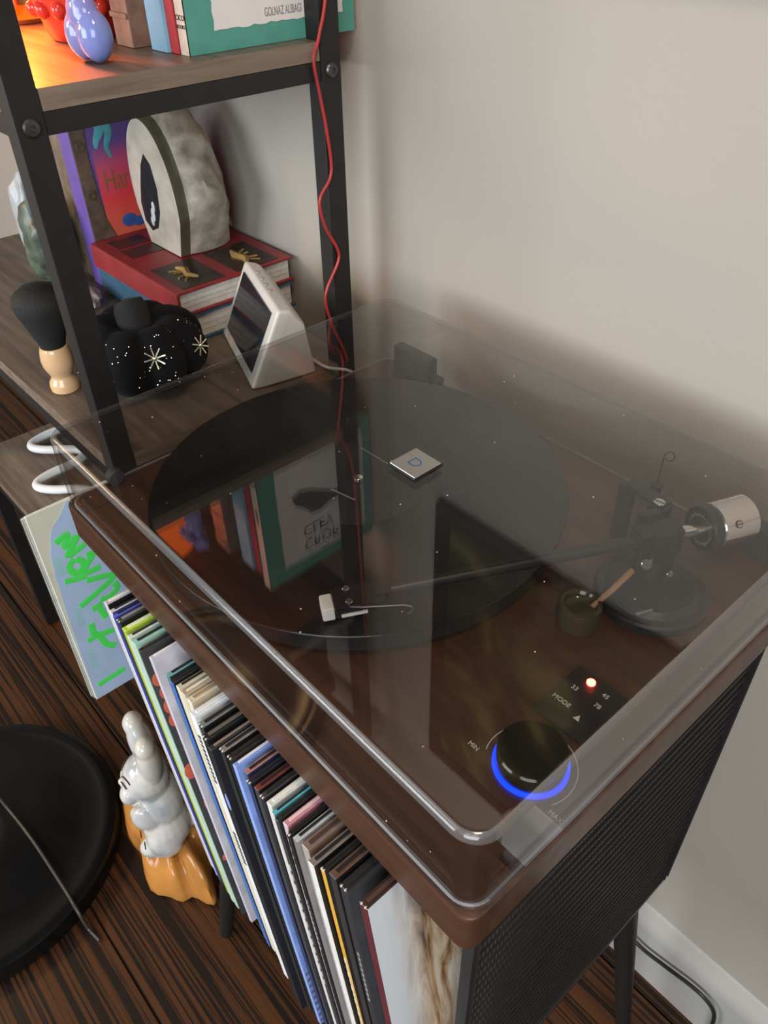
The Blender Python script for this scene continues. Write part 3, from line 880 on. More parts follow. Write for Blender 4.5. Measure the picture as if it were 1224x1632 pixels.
# red bubbled glass bowl
rb = (-.2420, .205, ZU)
bowl_scale = .86
bowl = thing('bubbled_bowl', 'red glass bowl with knobbly outside near the orange lamp', 'bowl', rb)
b = MB().lathe([(0, .0005), (.032, .0005), (.035, .004), (.040, .020), (.050, .040), (.056, .060), (.058, .085), (.054, .085), (.048, .050), (.034, .012), (0, .010)], (0, 0, 0), 48)
for f in range(4):
    for k in range(14):
        a = 2 * PI * (k + .5 * (f % 2)) / 14; z = .026 + f * .016; R_ = (.043, .050, .055, .057)[f]
        b.ell((R_ * math.cos(a), R_ * math.sin(a), z), (.0075, .0075, .0075), None, 10, 7)
b.done('glass', cm('red_glass', .55, .045, .03, .08, vary=.2), bowl)

bowl.scale = (.86, .86, .95)

# orange glowing lamp (mostly out of frame; seen mirrored in the dust cover)
lb = (-.392, .205, ZU)
lamp = thing('orange_lamp', 'small lamp with brass foot and glowing orange shade on upper shelf', 'lamp', lb)
MB().lathe([(0, .0004), (.036, .0004), (.037, .004), (.032, .008), (.012, .013), (.009, .030), (.009, .046), (0, .046)], (0, 0, 0), 40).done('lamp_base', M['gold'], lamp)
MB().lathe([(.008, .042), (.058, .044), (.066, .052), (.070, .15), (.066, .272), (.060, .282), (.056, .282), (.062, .268), (.066, .15), (.062, .056), (.054, .049), (.008, .0465)], (0, 0, 0), 48).done('lamp_shade', M['glow_orange'], lamp)
lamp_light = area('lamp_bulb', (-.330, .135, ZU + .100), (-.150, .060, ZU), .05, 4.5, (1.0, .20, .03))
lamp_light.parent = lamp; lamp_light.location = Vector(lamp_light.location) - Vector(lb)

# dark box one tier higher (only mirrored in the dust cover)
sx_b = (-.330, .205, ZT)
sbx = thing('storage_box', 'dark brown storage box on the tier above the books, mirrored in the cover', 'box', sx_b)
MB().box((-.22, -.115, .0004), (.205, .110, .150), .004).done('box_body', cm('dark_card', .022, .013, .009, .6), sbx)
MB().box((-.225, -.120, .1505), (.210, .115, .185), .004).done('lid', M['dark_card'], sbx)

# red cable down the rear post
pts2 = [(520, 0, .337, .420), ]
cab = [(.345, .60), (.341, .40), (.337, .300), (.3265, .262), (.3195, .246), (.3235, .220), (.328, .195), (.3315, .165), (.3290, .150), (.3160, .134), (.3200, .110), (.3330, .085), (.3330, .072), (.3180, .050), (.3150, .035), (.3210, .010), (.3330, -.020), (.338, -.037)]
def smooth_path(pts, n=6):
    out = []
    P = [Vector(q) for q in pts]
    for i in range(len(P) - 1):
        a = P[max(i - 1, 0)]; b_ = P[i]; c = P[i + 1]; d_ = P[min(i + 2, len(P) - 1)]
        for k in range(n):
            t = k / n
            out.append(.5 * ((2 * b_) + (-a + c) * t + (2 * a - 5 * b_ + 4 * c - d_) * t * t + (-a + 3 * b_ - 3 * c + d_) * t ** 3))
    out.append(P[-1]); return out
o = MB().tube(smooth_path([(XS + .0022, q[0], q[1]) for q in cab]), .0014, 8).done('red_cable', cm('red_rubber', .42, .03, .03, .4), base=(XS, .33, .2))
tag(o, 'thin red cable hanging down the rear black shelf post', 'cable')

# ================================================================== MIDDLE SHELF
# standing picture books behind the red pile
PB = 'picture books standing on the middle shelf'
ib = book('illustrated_book', 'purple-spined picture book with red and violet dusk cover', (-.4600, .240, ZM + .0003), (-.4290, .384, ZM + .262), cm('purple_cloth', .15, .09, .36, .45), PB)
base = ((-.4600 - .4290) / 2, (.240 + .384) / 2, ZM + .0003)
xf = -.4290 + .0002
m, nt, bs = new_mat('dusk_print')
tc = nd(nt, 'ShaderNodeTexCoord'); sp = nd(nt, 'ShaderNodeSeparateXYZ'); nt.links.new(tc.outputs['Object'], sp.inputs[0])
nz = nd(nt, 'ShaderNodeTexNoise', Scale=30.0, Detail=3.0); nt.links.new(tc.outputs['Object'], nz.inputs[0])
aa = nd(nt, 'ShaderNodeMath', operation='MULTIPLY_ADD'); aa.inputs[1].default_value = .03; nt.links.new(nz.outputs['Fac'], aa.inputs[0]); nt.links.new(sp.outputs['Z'], aa.inputs[2])
nt.links.new(ramp(nt, aa.outputs[0], [(.06, (.85, .20, .09)), (.12, (.85, .06, .07)), (.155, (.62, .09, .18)), (.18, (.16, .09, .32)), (.25, (.09, .11, .36))]), bs.inputs['Base Color'])
bs.inputs['Roughness'].default_value = .35
MB().box((xf, .262, ZM + .004), (xf + .0006, .382, ZM + .258)).done('cover_print', m, ib, base)
b = MB().poly([(xf + .0007, q[0], ZM + q[1]) for q in ((.2405, .002), (.2800, .002), (.2720, .050), (.2600, .085), (.2560, .150), (.2590, .200), (.2640, .260), (.2405, .260))], .0012, (1, 0, 0))
b.done('frame_print', cm('carved_brown_print', .13, .085, .06, .5, vary=.35, scale=90), ib, base)
b = MB()
for q in (.112, .165, .212): b.lathe([(.006, 0), (.006, .001), (.0035, .0016), (.0025, .0010), (0, .0010)], (0, 0, 0), 18, Matrix.Translation((xf + .0020, .2490, ZM + q)) @ Matrix.Rotation(PI / 2, 4, 'Y'))
b.done('stud_print', cm('bronze_print', .10, .07, .045, .4), ib, base)
b = MB()
for pts in ([(.276, .240), (.283, .225), (.274, .205), (.281, .188), (.287, .176), (.281, .160), (.284, .148)], [(.268, .205), (.275, .195), (.277, .180), (.270, .168), (.268, .160)], [(.300, .245), (.308, .232), (.312, .222)]):
    b.tube(smooth_path([(xf + .0008, q[0], ZM + q[1]) for q in pts], 5), [(.0105 * (1 - .85 * k / (5 * (len(pts) - 1)))) for k in range(5 * (len(pts) - 1) + 1)], 8)
o = b.done('smoke_print', cm('turquoise_print', .10, .42, .48, .4, vary=.3), ib, base)
for v in o.data.vertices: v.co.x = (xf + .0009 - base[0]) + (v.co.x - (xf + .0008 - base[0])) * .06
text('Har', 'title_print', ib, (xf + .0010, .268, ZM + .112), .034, fr, cm('gold_print', .32, .14, .05, .4), base=base, sx=.62)
b = MB().ell((xf + .0008, .290, ZM + .074), (.0006, .010, .008)).ell((xf + .0008, .302, ZM + .070), (.0006, .008, .006)); b.done('night_print', cm('blue_print', .05, .12, .36, .4), ib, base)
b = MB().ell((xf + .0012, .318, ZM + .076), (.0006, .005, .005)); b.done('moon_print', cm('pale_green_print', .55, .75, .62, .4), ib, base)
book('brown_storybook', 'thick mottled brown book left of the purple spine on middle shelf', (-.5020, .244, ZM + .0003), (-.4620, .380, ZM + .258), cm('mottled_brown', .17, .12, .085, .6, vary=.4, scale=50), PB)
book('thin_blue_book', 'thin blue book left of the mottled brown book', (-.5200, .250, ZM + .0003), (-.5040, .378, ZM + .250), cm('mid_blue_cloth', .10, .20, .36, .5), PB)
book('grey_book', 'grey brown book at the left of the standing picture books', (-.5480, .255, ZM + .0003), (-.5225, .378, ZM + .250), cm('taupe_cloth', .17, .14, .115, .6), PB)

# flat pile: red over blue
def flat_book(name, lab, x0, x1, y0, y1, z0, z1, cmat, group):
    base = ((x0 + x1) / 2, (y0 + y1) / 2, z0)
    o = thing(name, lab, 'book', base, group); t = .0028
    b = MB(); b.box((x0, y0, z0), (x1, y1, z0 + t), .0008); b.box((x0, y0, z1 - t), (x1, y1, z1), .0008)
    b.box((x0, y0 - .0015, z0 + .0003), (x1, y0 + t, z1 - .0003), .0022)
    b.done('cover', cmat, o, base)
    b = MB().box((x0 + .004, y0 + t, z0 + t), (x1 - .004, y1 - .004, z1 - t)); b.done('pages', M['paper'], o, base)
    b = MB()
    for k in range(3):
        z = z0 + t + (z1 - z0 - 2 * t) * (k + 1) / 4
        b.box((x1 - .0041, y0 + .006, z), (x1 - .0038, y1 - .005, z + .0004))
    b.done('page_lines', cm('page_shadow', .35, .33, .3, .8), o, base)
    return o, base


rx0, rx1, ry0, ry1 = -.4260, -.2220, .2330, .3830
GP = 'books lying in the flat pile'
flat_book('blue_hardback', 'blue hardback lying under the red hardback on the middle shelf', rx0, rx1, ry0 + .003, ry1, ZM + .0003, ZM + .0315, cm('slate_blue_cloth', .035, .10, .17, .5), GP)
RT = .022
o, base = flat_book('red_hardback', 'dark red hardback with gold emblem panels lying under the stone geode', rx0, rx1, ry0, ry1, ZM + .0320, RT, cm('dark_red_cloth', .28, .028, .032, .42), GP)
zt = RT + .0001
b = MB()
for (a, c, e, f) in ((-.412, -.382, .248, .290), (-.376, -.345, .246, .290), (-.300, -.228, .244, .296), (-.300, -.228, .312, .368), (-.412, -.345, .308, .368)):
    MB().box((a, e, zt), (c, f, zt + .0003)).done('emblem_panel', cm('dark_bronze_print', .035, .022, .018, .4, vary=.4, scale=70), o, base)
def stag(cx, cy, s, flip=1):
    z = zt + .0005; b = MB()
    b.tube([(cx - .018 * s, cy, z), (cx - .004 * s, cy + .004 * s * flip, z), (cx + .010 * s, cy - .001 * s, z), (cx + .020 * s, cy + .006 * s * flip, z)], [.002 * s, .005 * s, .0042 * s, .002 * s], 6)
    for q in ((-.012, -.012), (-.004, -.011), (.008, -.013), (.016, -.010)):
        b.tube([(cx + q[0] * s * .6, cy, z), (cx + q[0] * s * 1.2, cy + q[1] * s * flip, z)], .0013 * s, 5)
    b.done('emblem_print', cm('gold_foil', .50, .33, .12, .35, metal=.6), o, base)
stag(-.266, .268, 1.0); stag(-.262, .340, 1.15, -1)

# geode bookend
gb = (-.335, .300, RT)
geo = thing('geode_bookend', 'pale rough stone geode half with dark hollow face standing on the red hardback', 'stone', gb)
b = MB()
# outline in the X-Z plane (flat base, leaning dome)
oln = []
for k in range(41):
    a = PI * (1.08 - 1.16 * k / 40)
    x = -.006 + .050 * math.cos(a); z = .060 + .080 * math.sin(a)
    oln.append((x - .010 * (z / .14) + (.010 if z < .03 else 0) * 0, max(z, .0012)))
oln.append((.028, .0006)); oln.insert(0, (-.040, .0006))
prof = [(0.0, 1.00, 0), (.006, 1.02, 0), (.012, 1.03, 0), (.016, 1.10, 0), (.030, 1.16, .002), (.046, 1.10, .004), (.060, .92, .006), (.070, .62, .008), (.076, .25, .01)]
rings = []
for (d_, s_, sh) in prof:
    ring = []
    for (x, z) in oln:
        xx = -.010 + (x + .010) * s_ + sh; zz = .0006 + z * (s_ if z > .01 else 1) * (.96 if s_ > 1.05 else 1)
        v = Vector((xx, d_ - .012, zz))
        if d_ > .013:
            nv = noise.noise(v * 38) * .0080 + noise.noise(v * 110) * .0034 + noise.noise(v * 260) * .0014
            v += Vector((nv, nv * .5, nv if z > .01 else 0))
        v.z = max(v.z, .0005)
        ring.append(b.bm.verts.new(v))
    rings.append(ring)
n = len(oln)
for j, (a, c) in enumerate(zip(rings, rings[1:])):
    for k in range(n):
        f = b.bm.faces.new((a[k], a[(k + 1) % n], c[(k + 1) % n], c[k])); f.material_index = 1 if j < 2 else 0
f = b.bm.faces.new(rings[0]); f.material_index = 2
b.bm.faces.new(rings[-1][::-1])
crust = cm('rough_stone', .44, .39, .32, .85, vary=.38, scale=55, bump=.9)
b.done('crust', [crust, cm('olive_rind', .085, .075, .040, .7, vary=.3), cm('polished_agate', .42, .39, .34, .25, vary=.2, scale=40)], geo, sharp=60)
b = MB()
cav = [(-.030, .020), (-.018, .012), (-.004, .018), (.006, .036), (.009, .060), (.004, .082), (-.006, .090), (-.016, .078), (-.026, .055), (-.032, .038)]
b.poly([(-.022 + (q[0] + .011) * 1.10, -.0127, .004 + q[1] * 1.12) for q in cav], .0006, (0, 1, 0)); b.done('dark_hollow', cm('black_agate', .016, .018, .024, .12), geo)
b = MB()
for q in ((-.010, .034, .008), (-.014, .026, .006), (-.006, .044, .006)): b.ell((q[0] - .010, -.0128, q[1] + .004), (q[2] * .55, .0014, q[2]), None, 8, 6)
b.done('crystals', cm('quartz', .45, .48, .5, .2), geo)

# smart display
dvx = Vector((.937, -.349, 0)).normalized(); dvy = Vector((.349, .937, 0)).normalized()
B0 = Vector((-.2174, .2755, ZM + .0005))
dv = thing('smart_display', 'small white smart display with dark tilted screen beside the flat books', 'display', tuple(B0 + dvx * .060 + dvy * .03))
dbase = tuple(dv.location)
Wd, Hd = .136, .088
tl = math.radians(24)
fx = Matrix((dvx, dvy * math.cos(0), Vector((0, 0, 1)))).transposed().to_4x4(); fx.translation = B0
def D(x, y, z): return fx @ Vector((x, y, z))
up = Vector((0, math.sin(tl), math.cos(tl)))
b = MB()
# wedge body: front face leaning back, body tapering to a smaller rear
sec = [((.0, 0, .003), 1.0)]
ft = [(0, 0, .002), (Wd, 0, .002), (Wd, up.y * Hd, up.z * Hd), (0, up.y * Hd, up.z * Hd)]
bk = [(.012, .072, .0), (Wd - .012, .072, .0), (Wd - .014, .064, .056), (.014, .064, .056)]
md = [(.002, .012, .0), (Wd - .002, .012, .0), (Wd - .002, up.y * Hd + .014, up.z * Hd - .004), (.002, up.y * Hd + .014, up.z * Hd - .004)]
R3 = [[b.bm.verts.new(D(*q)) for q in s_] for s_ in (ft, md, bk)]
for a, c in zip(R3, R3[1:]):
    for k in range(4): b.bm.faces.new((a[k], a[(k + 1) % 4], c[(k + 1) % 4], c[k]))
b.bm.faces.new(R3[0][::-1]); b.bm.faces.new(R3[-1])
bmesh.ops.recalc_face_normals(b.bm, faces=b.bm.faces)
bmesh.ops.bevel(b.bm, geom=list(b.bm.edges), offset=.0035, segments=3, profile=.5, affect='EDGES')
b.done('body', M['white'], dv, dbase, sharp=50)
nrm_ = Vector((0, -math.cos(tl), math.sin(tl)))
def F_(x, h, o_=0): 
    v = Vector((0, 0, .002)) + Vector((x, 0, 0)) + up * h + nrm_ * o_
    return D(*v)
b = MB(); b.poly([F_(.013, .013, .0002), F_(Wd - .013, .013, .0002), F_(Wd - .013, Hd - .010, .0002), F_(.013, Hd - .010, .0002)], .0006, (fx.to_3x3() @ nrm_))
b.done('screen', M['screen'], dv, dbase)
b = MB()
for q in (.035, .052, .069, .085):
    c = D(q, up.y * Hd + .006, up.z * Hd - .0012); b.cyl(c, c + Vector((0, 0, .0010)), .0022, 12)
b.box((0, 0, 0), (0.001, .001, .001), 0, Matrix.Translation(D(.104, up.y * Hd + .006, up.z * Hd - .0008)))
b.done('top_button', cm('grey_button', .35, .34, .33, .5), dv, dbase)
o = MB().tube(smooth_path([D(Wd * .7, .070, .008), D(Wd * .9, .082, .004), (-.060, .338, ZM - .010), (-.052, .352, ZM - .06), (-.050, .365, ZM - .2)]), .0016, 8).done('white_cable', M['white'], base=(-.06, .34, ZM))
tag(o, 'white power cable leading from the smart display behind the turntable', 'cable')

# velvet pumpkin
pb = (-.180, .163, ZM)
pk_scale = 1.10
pk = thing('velvet_pumpkin', 'black velvet pumpkin with gold snowflakes between the front post and the display', 'pumpkin', pb)
b = MB(); nu, nv = 72, 24; rings = []
def pump(u, v):
    lobe = abs(math.cos(4 * u)) ** .55
    R_ = .0610 * (math.sin(v) ** .8) * (.74 + .26 * lobe)
    z = .036 - .0345 * math.cos(v) * (1 if math.cos(v) > 0 else 1.0)
    z -= .020 * math.exp(-(R_ / .020) ** 2) * (1 if v > PI / 2 else 0)
    return Vector((R_ * math.cos(u), R_ * math.sin(u), max(z, .0008)))
for j in range(1, nv):
    rings.append([b.bm.verts.new(pump(2 * PI * k / nu, PI * j / nv)) for k in range(nu)])
for a, c in zip(rings, rings[1:]):
    for k in range(nu): b.bm.faces.new((a[k], a[(k + 1) % nu], c[(k + 1) % nu], c[k]))
b.bm.faces.new(rings[0][::-1]); b.bm.faces.new(rings[-1])
velvet = cm('black_velvet', .005, .0048, .0055, .95, spec=.2)
velvet.node_tree.nodes['Principled BSDF'].inputs['Sheen Weight'].default_value = .02
b.done('body', velvet, pk, sharp=70)
MB().tube([(0, 0, .044), (-.001, .0, .058), (-.003, .0, .072), (-.006, .0, .0785), (-.007, 0, .0800)], [.0165, .0150, .0150, .0125, .004], 18).done('stem', cm('black_felt', .014, .014, .015, .9), pk)
def surf(u, v):
    p0 = pump(u, v); n_ = (pump(u + .01, v) - pump(u - .01, v)).cross(pump(u, v + .01) - pump(u, v - .01)).normalized()
    if n_.dot(p0 - Vector((0, 0, .034))) < 0: n_ = -n_
    return p0, n_
for (u, v, s_) in ((-.22, 1.98, .0095), (.62, 1.80, .0090), (-1.75, 2.30, .0085), (-2.25, 2.45, .0080), (-1.25, 1.55, .008)):
    p0, n_ = surf(u, v); t1 = n_.cross(Vector((0, 0, 1))).normalized(); t2 = n_.cross(t1); b = MB()
    for k in range(4):
        a = PI * k / 4 + .3; d_ = t1 * math.cos(a) + t2 * math.sin(a); q = p0 + n_ * .0012
        b.bar(q - d_ * s_, q + d_ * s_, .0011, .0008, n_)
    b.ell(p0 + n_ * .0015, (.0022, .0022, .0022), None, 8, 6)
    b.done('snowflake', M['sequin'], pk)
b = MB(); rnd = random.Random(11)
for k in range(110):
    u = rnd.uniform(-2.9, 1.2); v = rnd.uniform(1.1, 2.55); p0, n_ = surf(u, v); s_ = rnd.uniform(.0004, .0008)
    b.ell(p0 + n_ * .0003, (s_, s_, s_), None, 6, 4)
o = b.done('glitter', M['sequin'], pk); o['kind'] = 'stuff'

pk.scale = (1.1, 1.1, 1.1)

# brush
bb = (-.2280, .0955, ZM)
br = thing('shaving_brush', 'black bristled brush with pale turned wood handle standing beside the front post', 'brush', bb)
MB().lathe([(0, .0003), (.0165, .0003), (.0180, .002), (.0185, .008), (.0175, .013), (.0140, .018), (.0135, .022), (.0165, .028), (.0195, .036), (.0200, .044), (.0185, .054), (.0165, .060), (.0150, .061), (0, .061)], (0, 0, 0), 40).done('handle', mat('varnished_beech', (.66, .43, .24), .14, vary=.06, scale=15), br)
b = MB(); nb = 36
b.lathe([(.0150, .0595), (.0165, .066), (.0230, .085), (.0310, .108), (.0325, .118), (.0300, .126), (.0200, .134), (0, .138)], (0, 0, 0), 40)
core = b.done('bristle_core', cm('black_bristle', .010, .0095, .0095, .8), br)
b = MB(); rnd = random.Random(5)
for k in range(900):
    a = rnd.uniform(0, 2 * PI); q = math.sqrt(rnd.uniform(.0, 1.0)); L = .1405 - .020 * q * q + rnd.uniform(-.004, .003)
    R0, R1 = .0148 * q, .0328 * q * rnd.uniform(.96, 1.05)
    b.tube([(R0 * math.cos(a), R0 * math.sin(a), .060), ((R0 * .45 + R1 * .55) * math.cos(a), (R0 * .45 + R1 * .55) * math.sin(a), .097), (R1 * math.cos(a), R1 * math.sin(a), L)], [.00035, .0003, .00012], 3, False)
o = b.done('bristles', M['black_bristle'], br, normals=False); o['kind'] = 'stuff'

br.scale = (.79, .79, .80)

# green mineral and pale stone behind the front post
def rock(name, lab, base, rad, m, seed, amp=.25):
    b = MB(); r_ = bmesh.ops.create_icosphere(b.bm, subdivisions=4, radius=1)
    for v in b.bm.verts:
        q = v.co.normalized(); d_ = 1 + amp * noise.noise(q * 1.7 + Vector((seed, 0, 0))) + amp * .4 * noise.noise(q * 5 + Vector((0, seed, 0)))
        v.co = Vector((q.x * rad[0] * d_, q.y * rad[1] * d_, max(.0005, rad[2] + q.z * rad[2] * d_)))
    o = b.done(name, m, base=None, sharp=60); o.location = base
    return tag(o, lab, 'stone')
rock('green_mineral', 'mottled green mineral lump on middle shelf behind the front post', (-.490, .205, ZM), (.034, .026, .052), cm('green_stone', .075, .10, .075, .35, vary=.7, scale=45), 3)
rock('white_stone', 'flat pale stone in front of the green mineral', (-.405, .200, ZM), (.036, .018, .010), cm('pale_stone', .55, .52, .47, .6, vary=.25), 8)
rock('grey_crystal', 'grey white crystal lump at the back left of middle shelf', (-.545, .215, ZM), (.022, .022, .062), cm('grey_quartz', .40, .42, .44, .3, vary=.3), 5)

# ================================================================== LOWER SHELF
# magazines
def zz(lst, x): return [(x, q[0], q[1]) for q in lst]
mx0 = -.1150
mg = ((-.1150, -.008, 'front magazine with light blue cover and bright green hand lettering'), (-.1186, -.009, 'cream magazine right behind the light blue cover'), (-.1222, -.0105, 'grey-edged magazine third from the front of the leaning stack'), (-.1258, -.0095, 'white-edged magazine at the back of the leaning stack'))
for i, (x, y, lab) in enumerate(mg):
    t = .0032
    o = thing('magazine', lab, 'magazine', (x - t / 2, y + .1, ZL), 'magazines on the lower shelf'); base = tuple(o.location)
    H_ = .2630 - .003 * i
    b = MB(); b.box((x - t, y, ZL + .0004), (x, y + .205, ZL + H_), .0004, None, 1)
    b.done('cover', [cm('cream_card', .68, .67, .55, .5, vary=.05), cm('grey_card', .36, .37, .34, .5), cm('grey_card', .36, .37, .34, .5), cm('white_spine', .62, .63, .56, .5)][i] if i else M.setdefault('cream_card', cm('cream_card', .68, .67, .55, .5, vary=.05)), o, base)
    b = MB().box((x - t * .75, y + .001, ZL + H_ - .002), (x - t * .25, y + .200, ZL + H_ + .0004)); b.done('pages', M['paper'], o, base)
    if i == 0:
        xf = x + .0002
        bl = [(.030, -.0835), (.0215, -.0945), (.0110, -.1040), (.0070, -.1110), (.0006, -.1335), (-.0022, -.1616), (-.0040, -.1991), (-.0060, -.2548), (-.0075, -.3435), (.190, -.3435), (.190, -.0835)]
        b = MB().poly(zz(bl, xf), .0003, (1, 0, 0)); b.done('cover_print', cm('light_blue_print', .44, .58, .80, .4, vary=.06), o, base)
        st = [[(.0087, -.1227), (.0207, -.1183), (.0155, -.1308), (.0295, -.1255), (.0153, -.1426), (.034, -.138)],
              [(.0197, -.1494), (.0132, -.1555), (.0153, -.1651), (.0231, -.1659), (.0269, -.158), (.021, -.1502)],
              [(.0316, -.1527), (.0376, -.1544), (.0235, -.1704), (.0409, -.1732)], [(.0042, -.1703), (.0253, -.1758)],
              [(.0238, -.1812), (.0511, -.1927), (.0096, -.2087)], [(.0492, -.2002), (.0502, -.2098), (.0384, -.2152), (.0306, -.2121)],
              [(.0199, -.2204), (.0306, -.2189)], [(.0266, -.2207), (.0304, -.2395)], [(.0138, -.2368), (.0144, -.2537), (.0337, -.261)],
              [(.0048, -.2572), (.0168, -.2579), (.0215, -.2737), (.030, -.2828)], [(-.0009, -.3247), (.0104, -.3236), (.0313, -.3223)]]
        for s_ in st:
            b = MB(); b.tube(smooth_path(zz(s_, 0), 5) if len(s_) > 2 else zz(s_, 0), .0036, 8)
            for v in b.bm.verts: v.co.x = xf + .0004 + v.co.x * .06
            b.done('letter_stroke', cm('bright_green_print', .09, .84, .13, .45, vary=.05), o, base)
        b = MB()
        for (yc, zc) in ((.0035, -.150), (.0045, -.222), (.003, -.285)):
            for k in range(9): b.box((xf + .0002, yc - .003 + .0006 * (k % 3), zc - .011 + k * .0028), (xf + .0004, yc + .0045 - .0007 * (k % 2), zc - .0098 + k * .0028))
        b.done('small_print', cm('pale_green_ink', .26, .60, .48, .5), o, base)

# white serpentine ornament
pts = []
import itertools
A0 = Vector((-.690, .165, ZL + .0100)); A1 = Vector((-.470, .090, ZL + .0100))
dirv = (A1 - A0).normalized(); sdv = Vector((-dirv.y, dirv.x, 0))
for k in range(61):
    u = k / 60; w = math.sin(u * 2 * PI * 2.0 + PI / 2)
    w = math.copysign(abs(w) ** .8, w)
    pts.append(A0 + dirv * (.225 * u) + sdv * (.030 + .038 * w) )
b = MB().tube(pts, [.0065 if 3 < k < 57 else .0065 * (.75 + .08 * min(k, 60 - k)) for k in range(61)], 14)
b.ell(pts[-1], (.0085, .0085, .0085)); b.ell(pts[0], (.0105, .0105, .0085)); b.ell(pts[0] + Vector((-.010, .010, 0)), (.0075, .0075, .0075))
base = tuple(A0 + (A1 - A0) / 2)
o = b.done('serpentine_ornament', cm('white_glaze', .76, .78, .78, .25, vary=.04), base=(base[0], base[1], ZL))
tag(o, 'white wavy tubular ornament lying on the lower shelf', 'ornament')
# ================================================================== FLOOR THINGS
# ceramic rabbit on an orange base
nb_ = (-.146, .022, FZ)
rbt = thing('rabbit_figurine', 'glazed white ceramic rabbit with closed eyes on an orange base on the floor', 'figurine', nb_)
b = MB()
rnd = random.Random(2)
prof = []
oln = []
for k in range(48):
    a = 2 * PI * k / 48
    R_ = 1 + .10 * math.sin(5 * a + .6) + .06 * math.sin(9 * a)
    oln.append((.106 * R_ * math.cos(a), .050 * R_ * math.sin(a) - .10 * .106 * R_ * math.cos(a)))
rings = []
for (s_, z) in ((1.0, .0005), (1.03, .008), (1.0, .024), (.94, .042), (.86, .056), (.66, .064), (.30, .068)):
    rings.append([b.bm.verts.new((q[0] * s_, q[1] * s_, z + (.006 * math.sin(k * .9) if z > .01 else 0))) for k, q in enumerate(oln)])
for a, c in zip(rings, rings[1:]):
    for k in range(48): b.bm.faces.new((a[k], a[(k + 1) % 48], c[(k + 1) % 48], c[k]))
b.bm.faces.new(rings[0][::-1]); b.bm.faces.new(rings[-1])
b.done('base', cm('orange_glaze', .52, .22, .05, .22, vary=.18, scale=25), rbt, sharp=80)
E = Matrix.Identity(3)
RX = lambda a, ax: Matrix.Rotation(a, 3, ax)
b = MB()
b.ell((0, 0, .085), (.062, .050, .055))            # belly
b.ell((.036, -.006, .070), (.032, .036, .040)); b.ell((-.036, -.006, .070), (.032, .036, .040))   # haunches
b.ell((.034, -.030, .052), (.022, .030, .020)); b.ell((-.034, -.030, .052), (.022, .030, .020))   # feet
b.ell((0, .004, .140), (.050, .042, .050))          # chest
b.ell((.034, -.026, .135), (.017, .026, .030), RX(.5, 'X')); b.ell((-.034, -.026, .135), (.017, .026, .030), RX(.5, 'X'))  # arms
b.ell((.014, -.046, .128), (.014, .013, .013)); b.ell((-.014, -.046, .128), (.014, .013, .013))   # paws
b.ell((0, -.010, .205), (.046, .043, .043))         # head
b.ell((.020, -.042, .192), (.022, .019, .018)); b.ell((-.020, -.042, .192), (.022, .019, .018))   # cheeks
b.ell((0, -.046, .180), (.013, .013, .011))
b.ell((0, -.056, .203), (.0075, .006, .006))        # nose
b.ell((.022, .010, .264), (.030, .023, .056), RX(.14, 'Y') @ RX(-.06, 'X')); b.ell((-.028, -.004, .256), (.029, .023, .050), RX(-.30, 'Y') @ RX(.18, 'X'))   # ears
b.ell((.029, .012, .305), (.022, .018, .018)); b.ell((-.042, -.012, .292), (.023, .019, .018))
b.ell((0, .052, .075), (.020, .018, .020))          # tail
m, nt, bs = new_mat('white_ceramic')
tc = nd(nt, 'ShaderNodeTexCoord'); nz = nd(nt, 'ShaderNodeTexNoise', Scale=14.0, Detail=2.0); nt.links.new(tc.outputs['Object'], nz.inputs[0])
nt.links.new(ramp(nt, nz.outputs['Fac'], [(.40, (.62, .58, .52)), (.52, (.58, .57, .55)), (.64, (.36, .38, .40))]), bs.inputs['Base Color'])
bs.inputs['Roughness'].default_value = .12
body = blend(b, 'body', m, rbt, None, .0030, 5)
body.rotation_euler = (0, 0, -.50); body.scale = (.68, .68, .83); body.location = (.030, -.002, .040)
ink_ = M['ink']
b = MB()
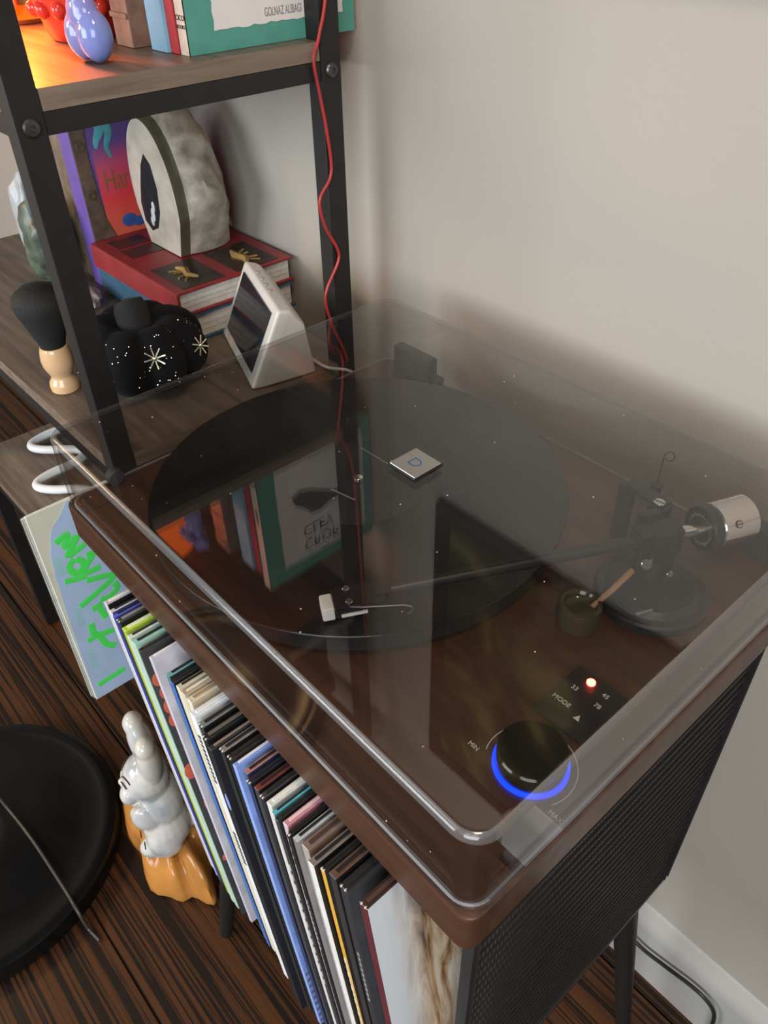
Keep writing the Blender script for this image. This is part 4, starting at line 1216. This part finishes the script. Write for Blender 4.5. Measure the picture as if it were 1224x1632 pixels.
for sx_ in (-1, 1):
    for (r_, z, w) in ((.010, .214, .0012), (.012, .224, .0010)):
        pts = []
        for k in range(9):
            a = PI * (.12 + .76 * k / 8); xx = sx_ * .021 + r_ * math.cos(a); zq = z + r_ * .5 * math.sin(a)
            e = max(0, 1 - (xx / .046) ** 2 - ((zq - .205) / .043) ** 2)
            pts.append((xx, -.010 - .0445 * math.sqrt(e) - .0006, zq))
        b.tube(pts, w, 6)
for (x, y, z) in ((.030, -.044, .088), (.050, -.038, .080), (-.048, -.040, .084)): b.tube([(x - .004, y - .004, z + .006), (x + .003, y - .005, z - .006)], .0012, 6)
o = b.done('painted_line', ink_, rbt); o.rotation_euler = (0, 0, -.50); o.scale = (.68, .68, .83); o.location = (.030, -.002, .040)

# round black base of a floor lamp with its cord
LC = Vector((-.322, -.194, FZ)); LR = .203
lb2 = thing('lamp_foot', 'wide round glossy black lamp foot standing on the dark floorboards', 'lamp', tuple(LC))
MB().lathe([(0, .0006), (LR - .004, .0006), (LR, .004), (LR + .001, .020), (LR - .003, .029), (LR - .012, .0325), (LR - .022, .0305), (LR - .036, .0270), (LR - .065, .0290), (.110, .0345), (.070, .0385), (.050, .0400), (.042, .0390), (.038, .0330), (.034, .0200), (0, .020)], (0, 0, 0), 96).done('foot', cm('black_enamel', .005, .005, .005, .22, spec=.28), lb2)
MB().lathe([(.0335, .0203), (.0335, .0245), (.020, .0270), (.0, .027)], (0, 0, 0), 32).done('socket', M['black'], lb2)
b = MB().tube(smooth_path([(-.10, .050, .110), (-.06, .052, .0700), (-.02, .056, .0480), (.03, .062, .0430), (.08, .066, .0400), (.130, .068, .0345), (.165, .069, .0330), (.187, .069, .0350), (.199, .069, .0290), (.2075, .069, .015), (.214, .070, .0035), (.235, .074, .003)]), .0022, 8)
o = b.done('lamp_cord', cm('dark_grey_cord', .05, .048, .046, .35), lb2)

# black cable along the baseboard
pts = smooth_path([(.350, .340, -.46), (.366, .362, -.600), (.378, .3655, -.645), (.405, .3655, -.655), (.437, .3655, -.649), (.470, .3655, -.641), (.490, .3655, -.642), (.503, .3655, -.655), (.508, .3655, -.690), (.509, .3655, FZ + .010), (.515, .340, FZ + .003), (.540, .28, FZ + .003)])
o = MB().tube(pts, .0024, 10).done('black_cable', M['black'], base=(.44, .365, -.65))
tag(o, 'black power cable running along the white baseboard at lower right', 'cable')
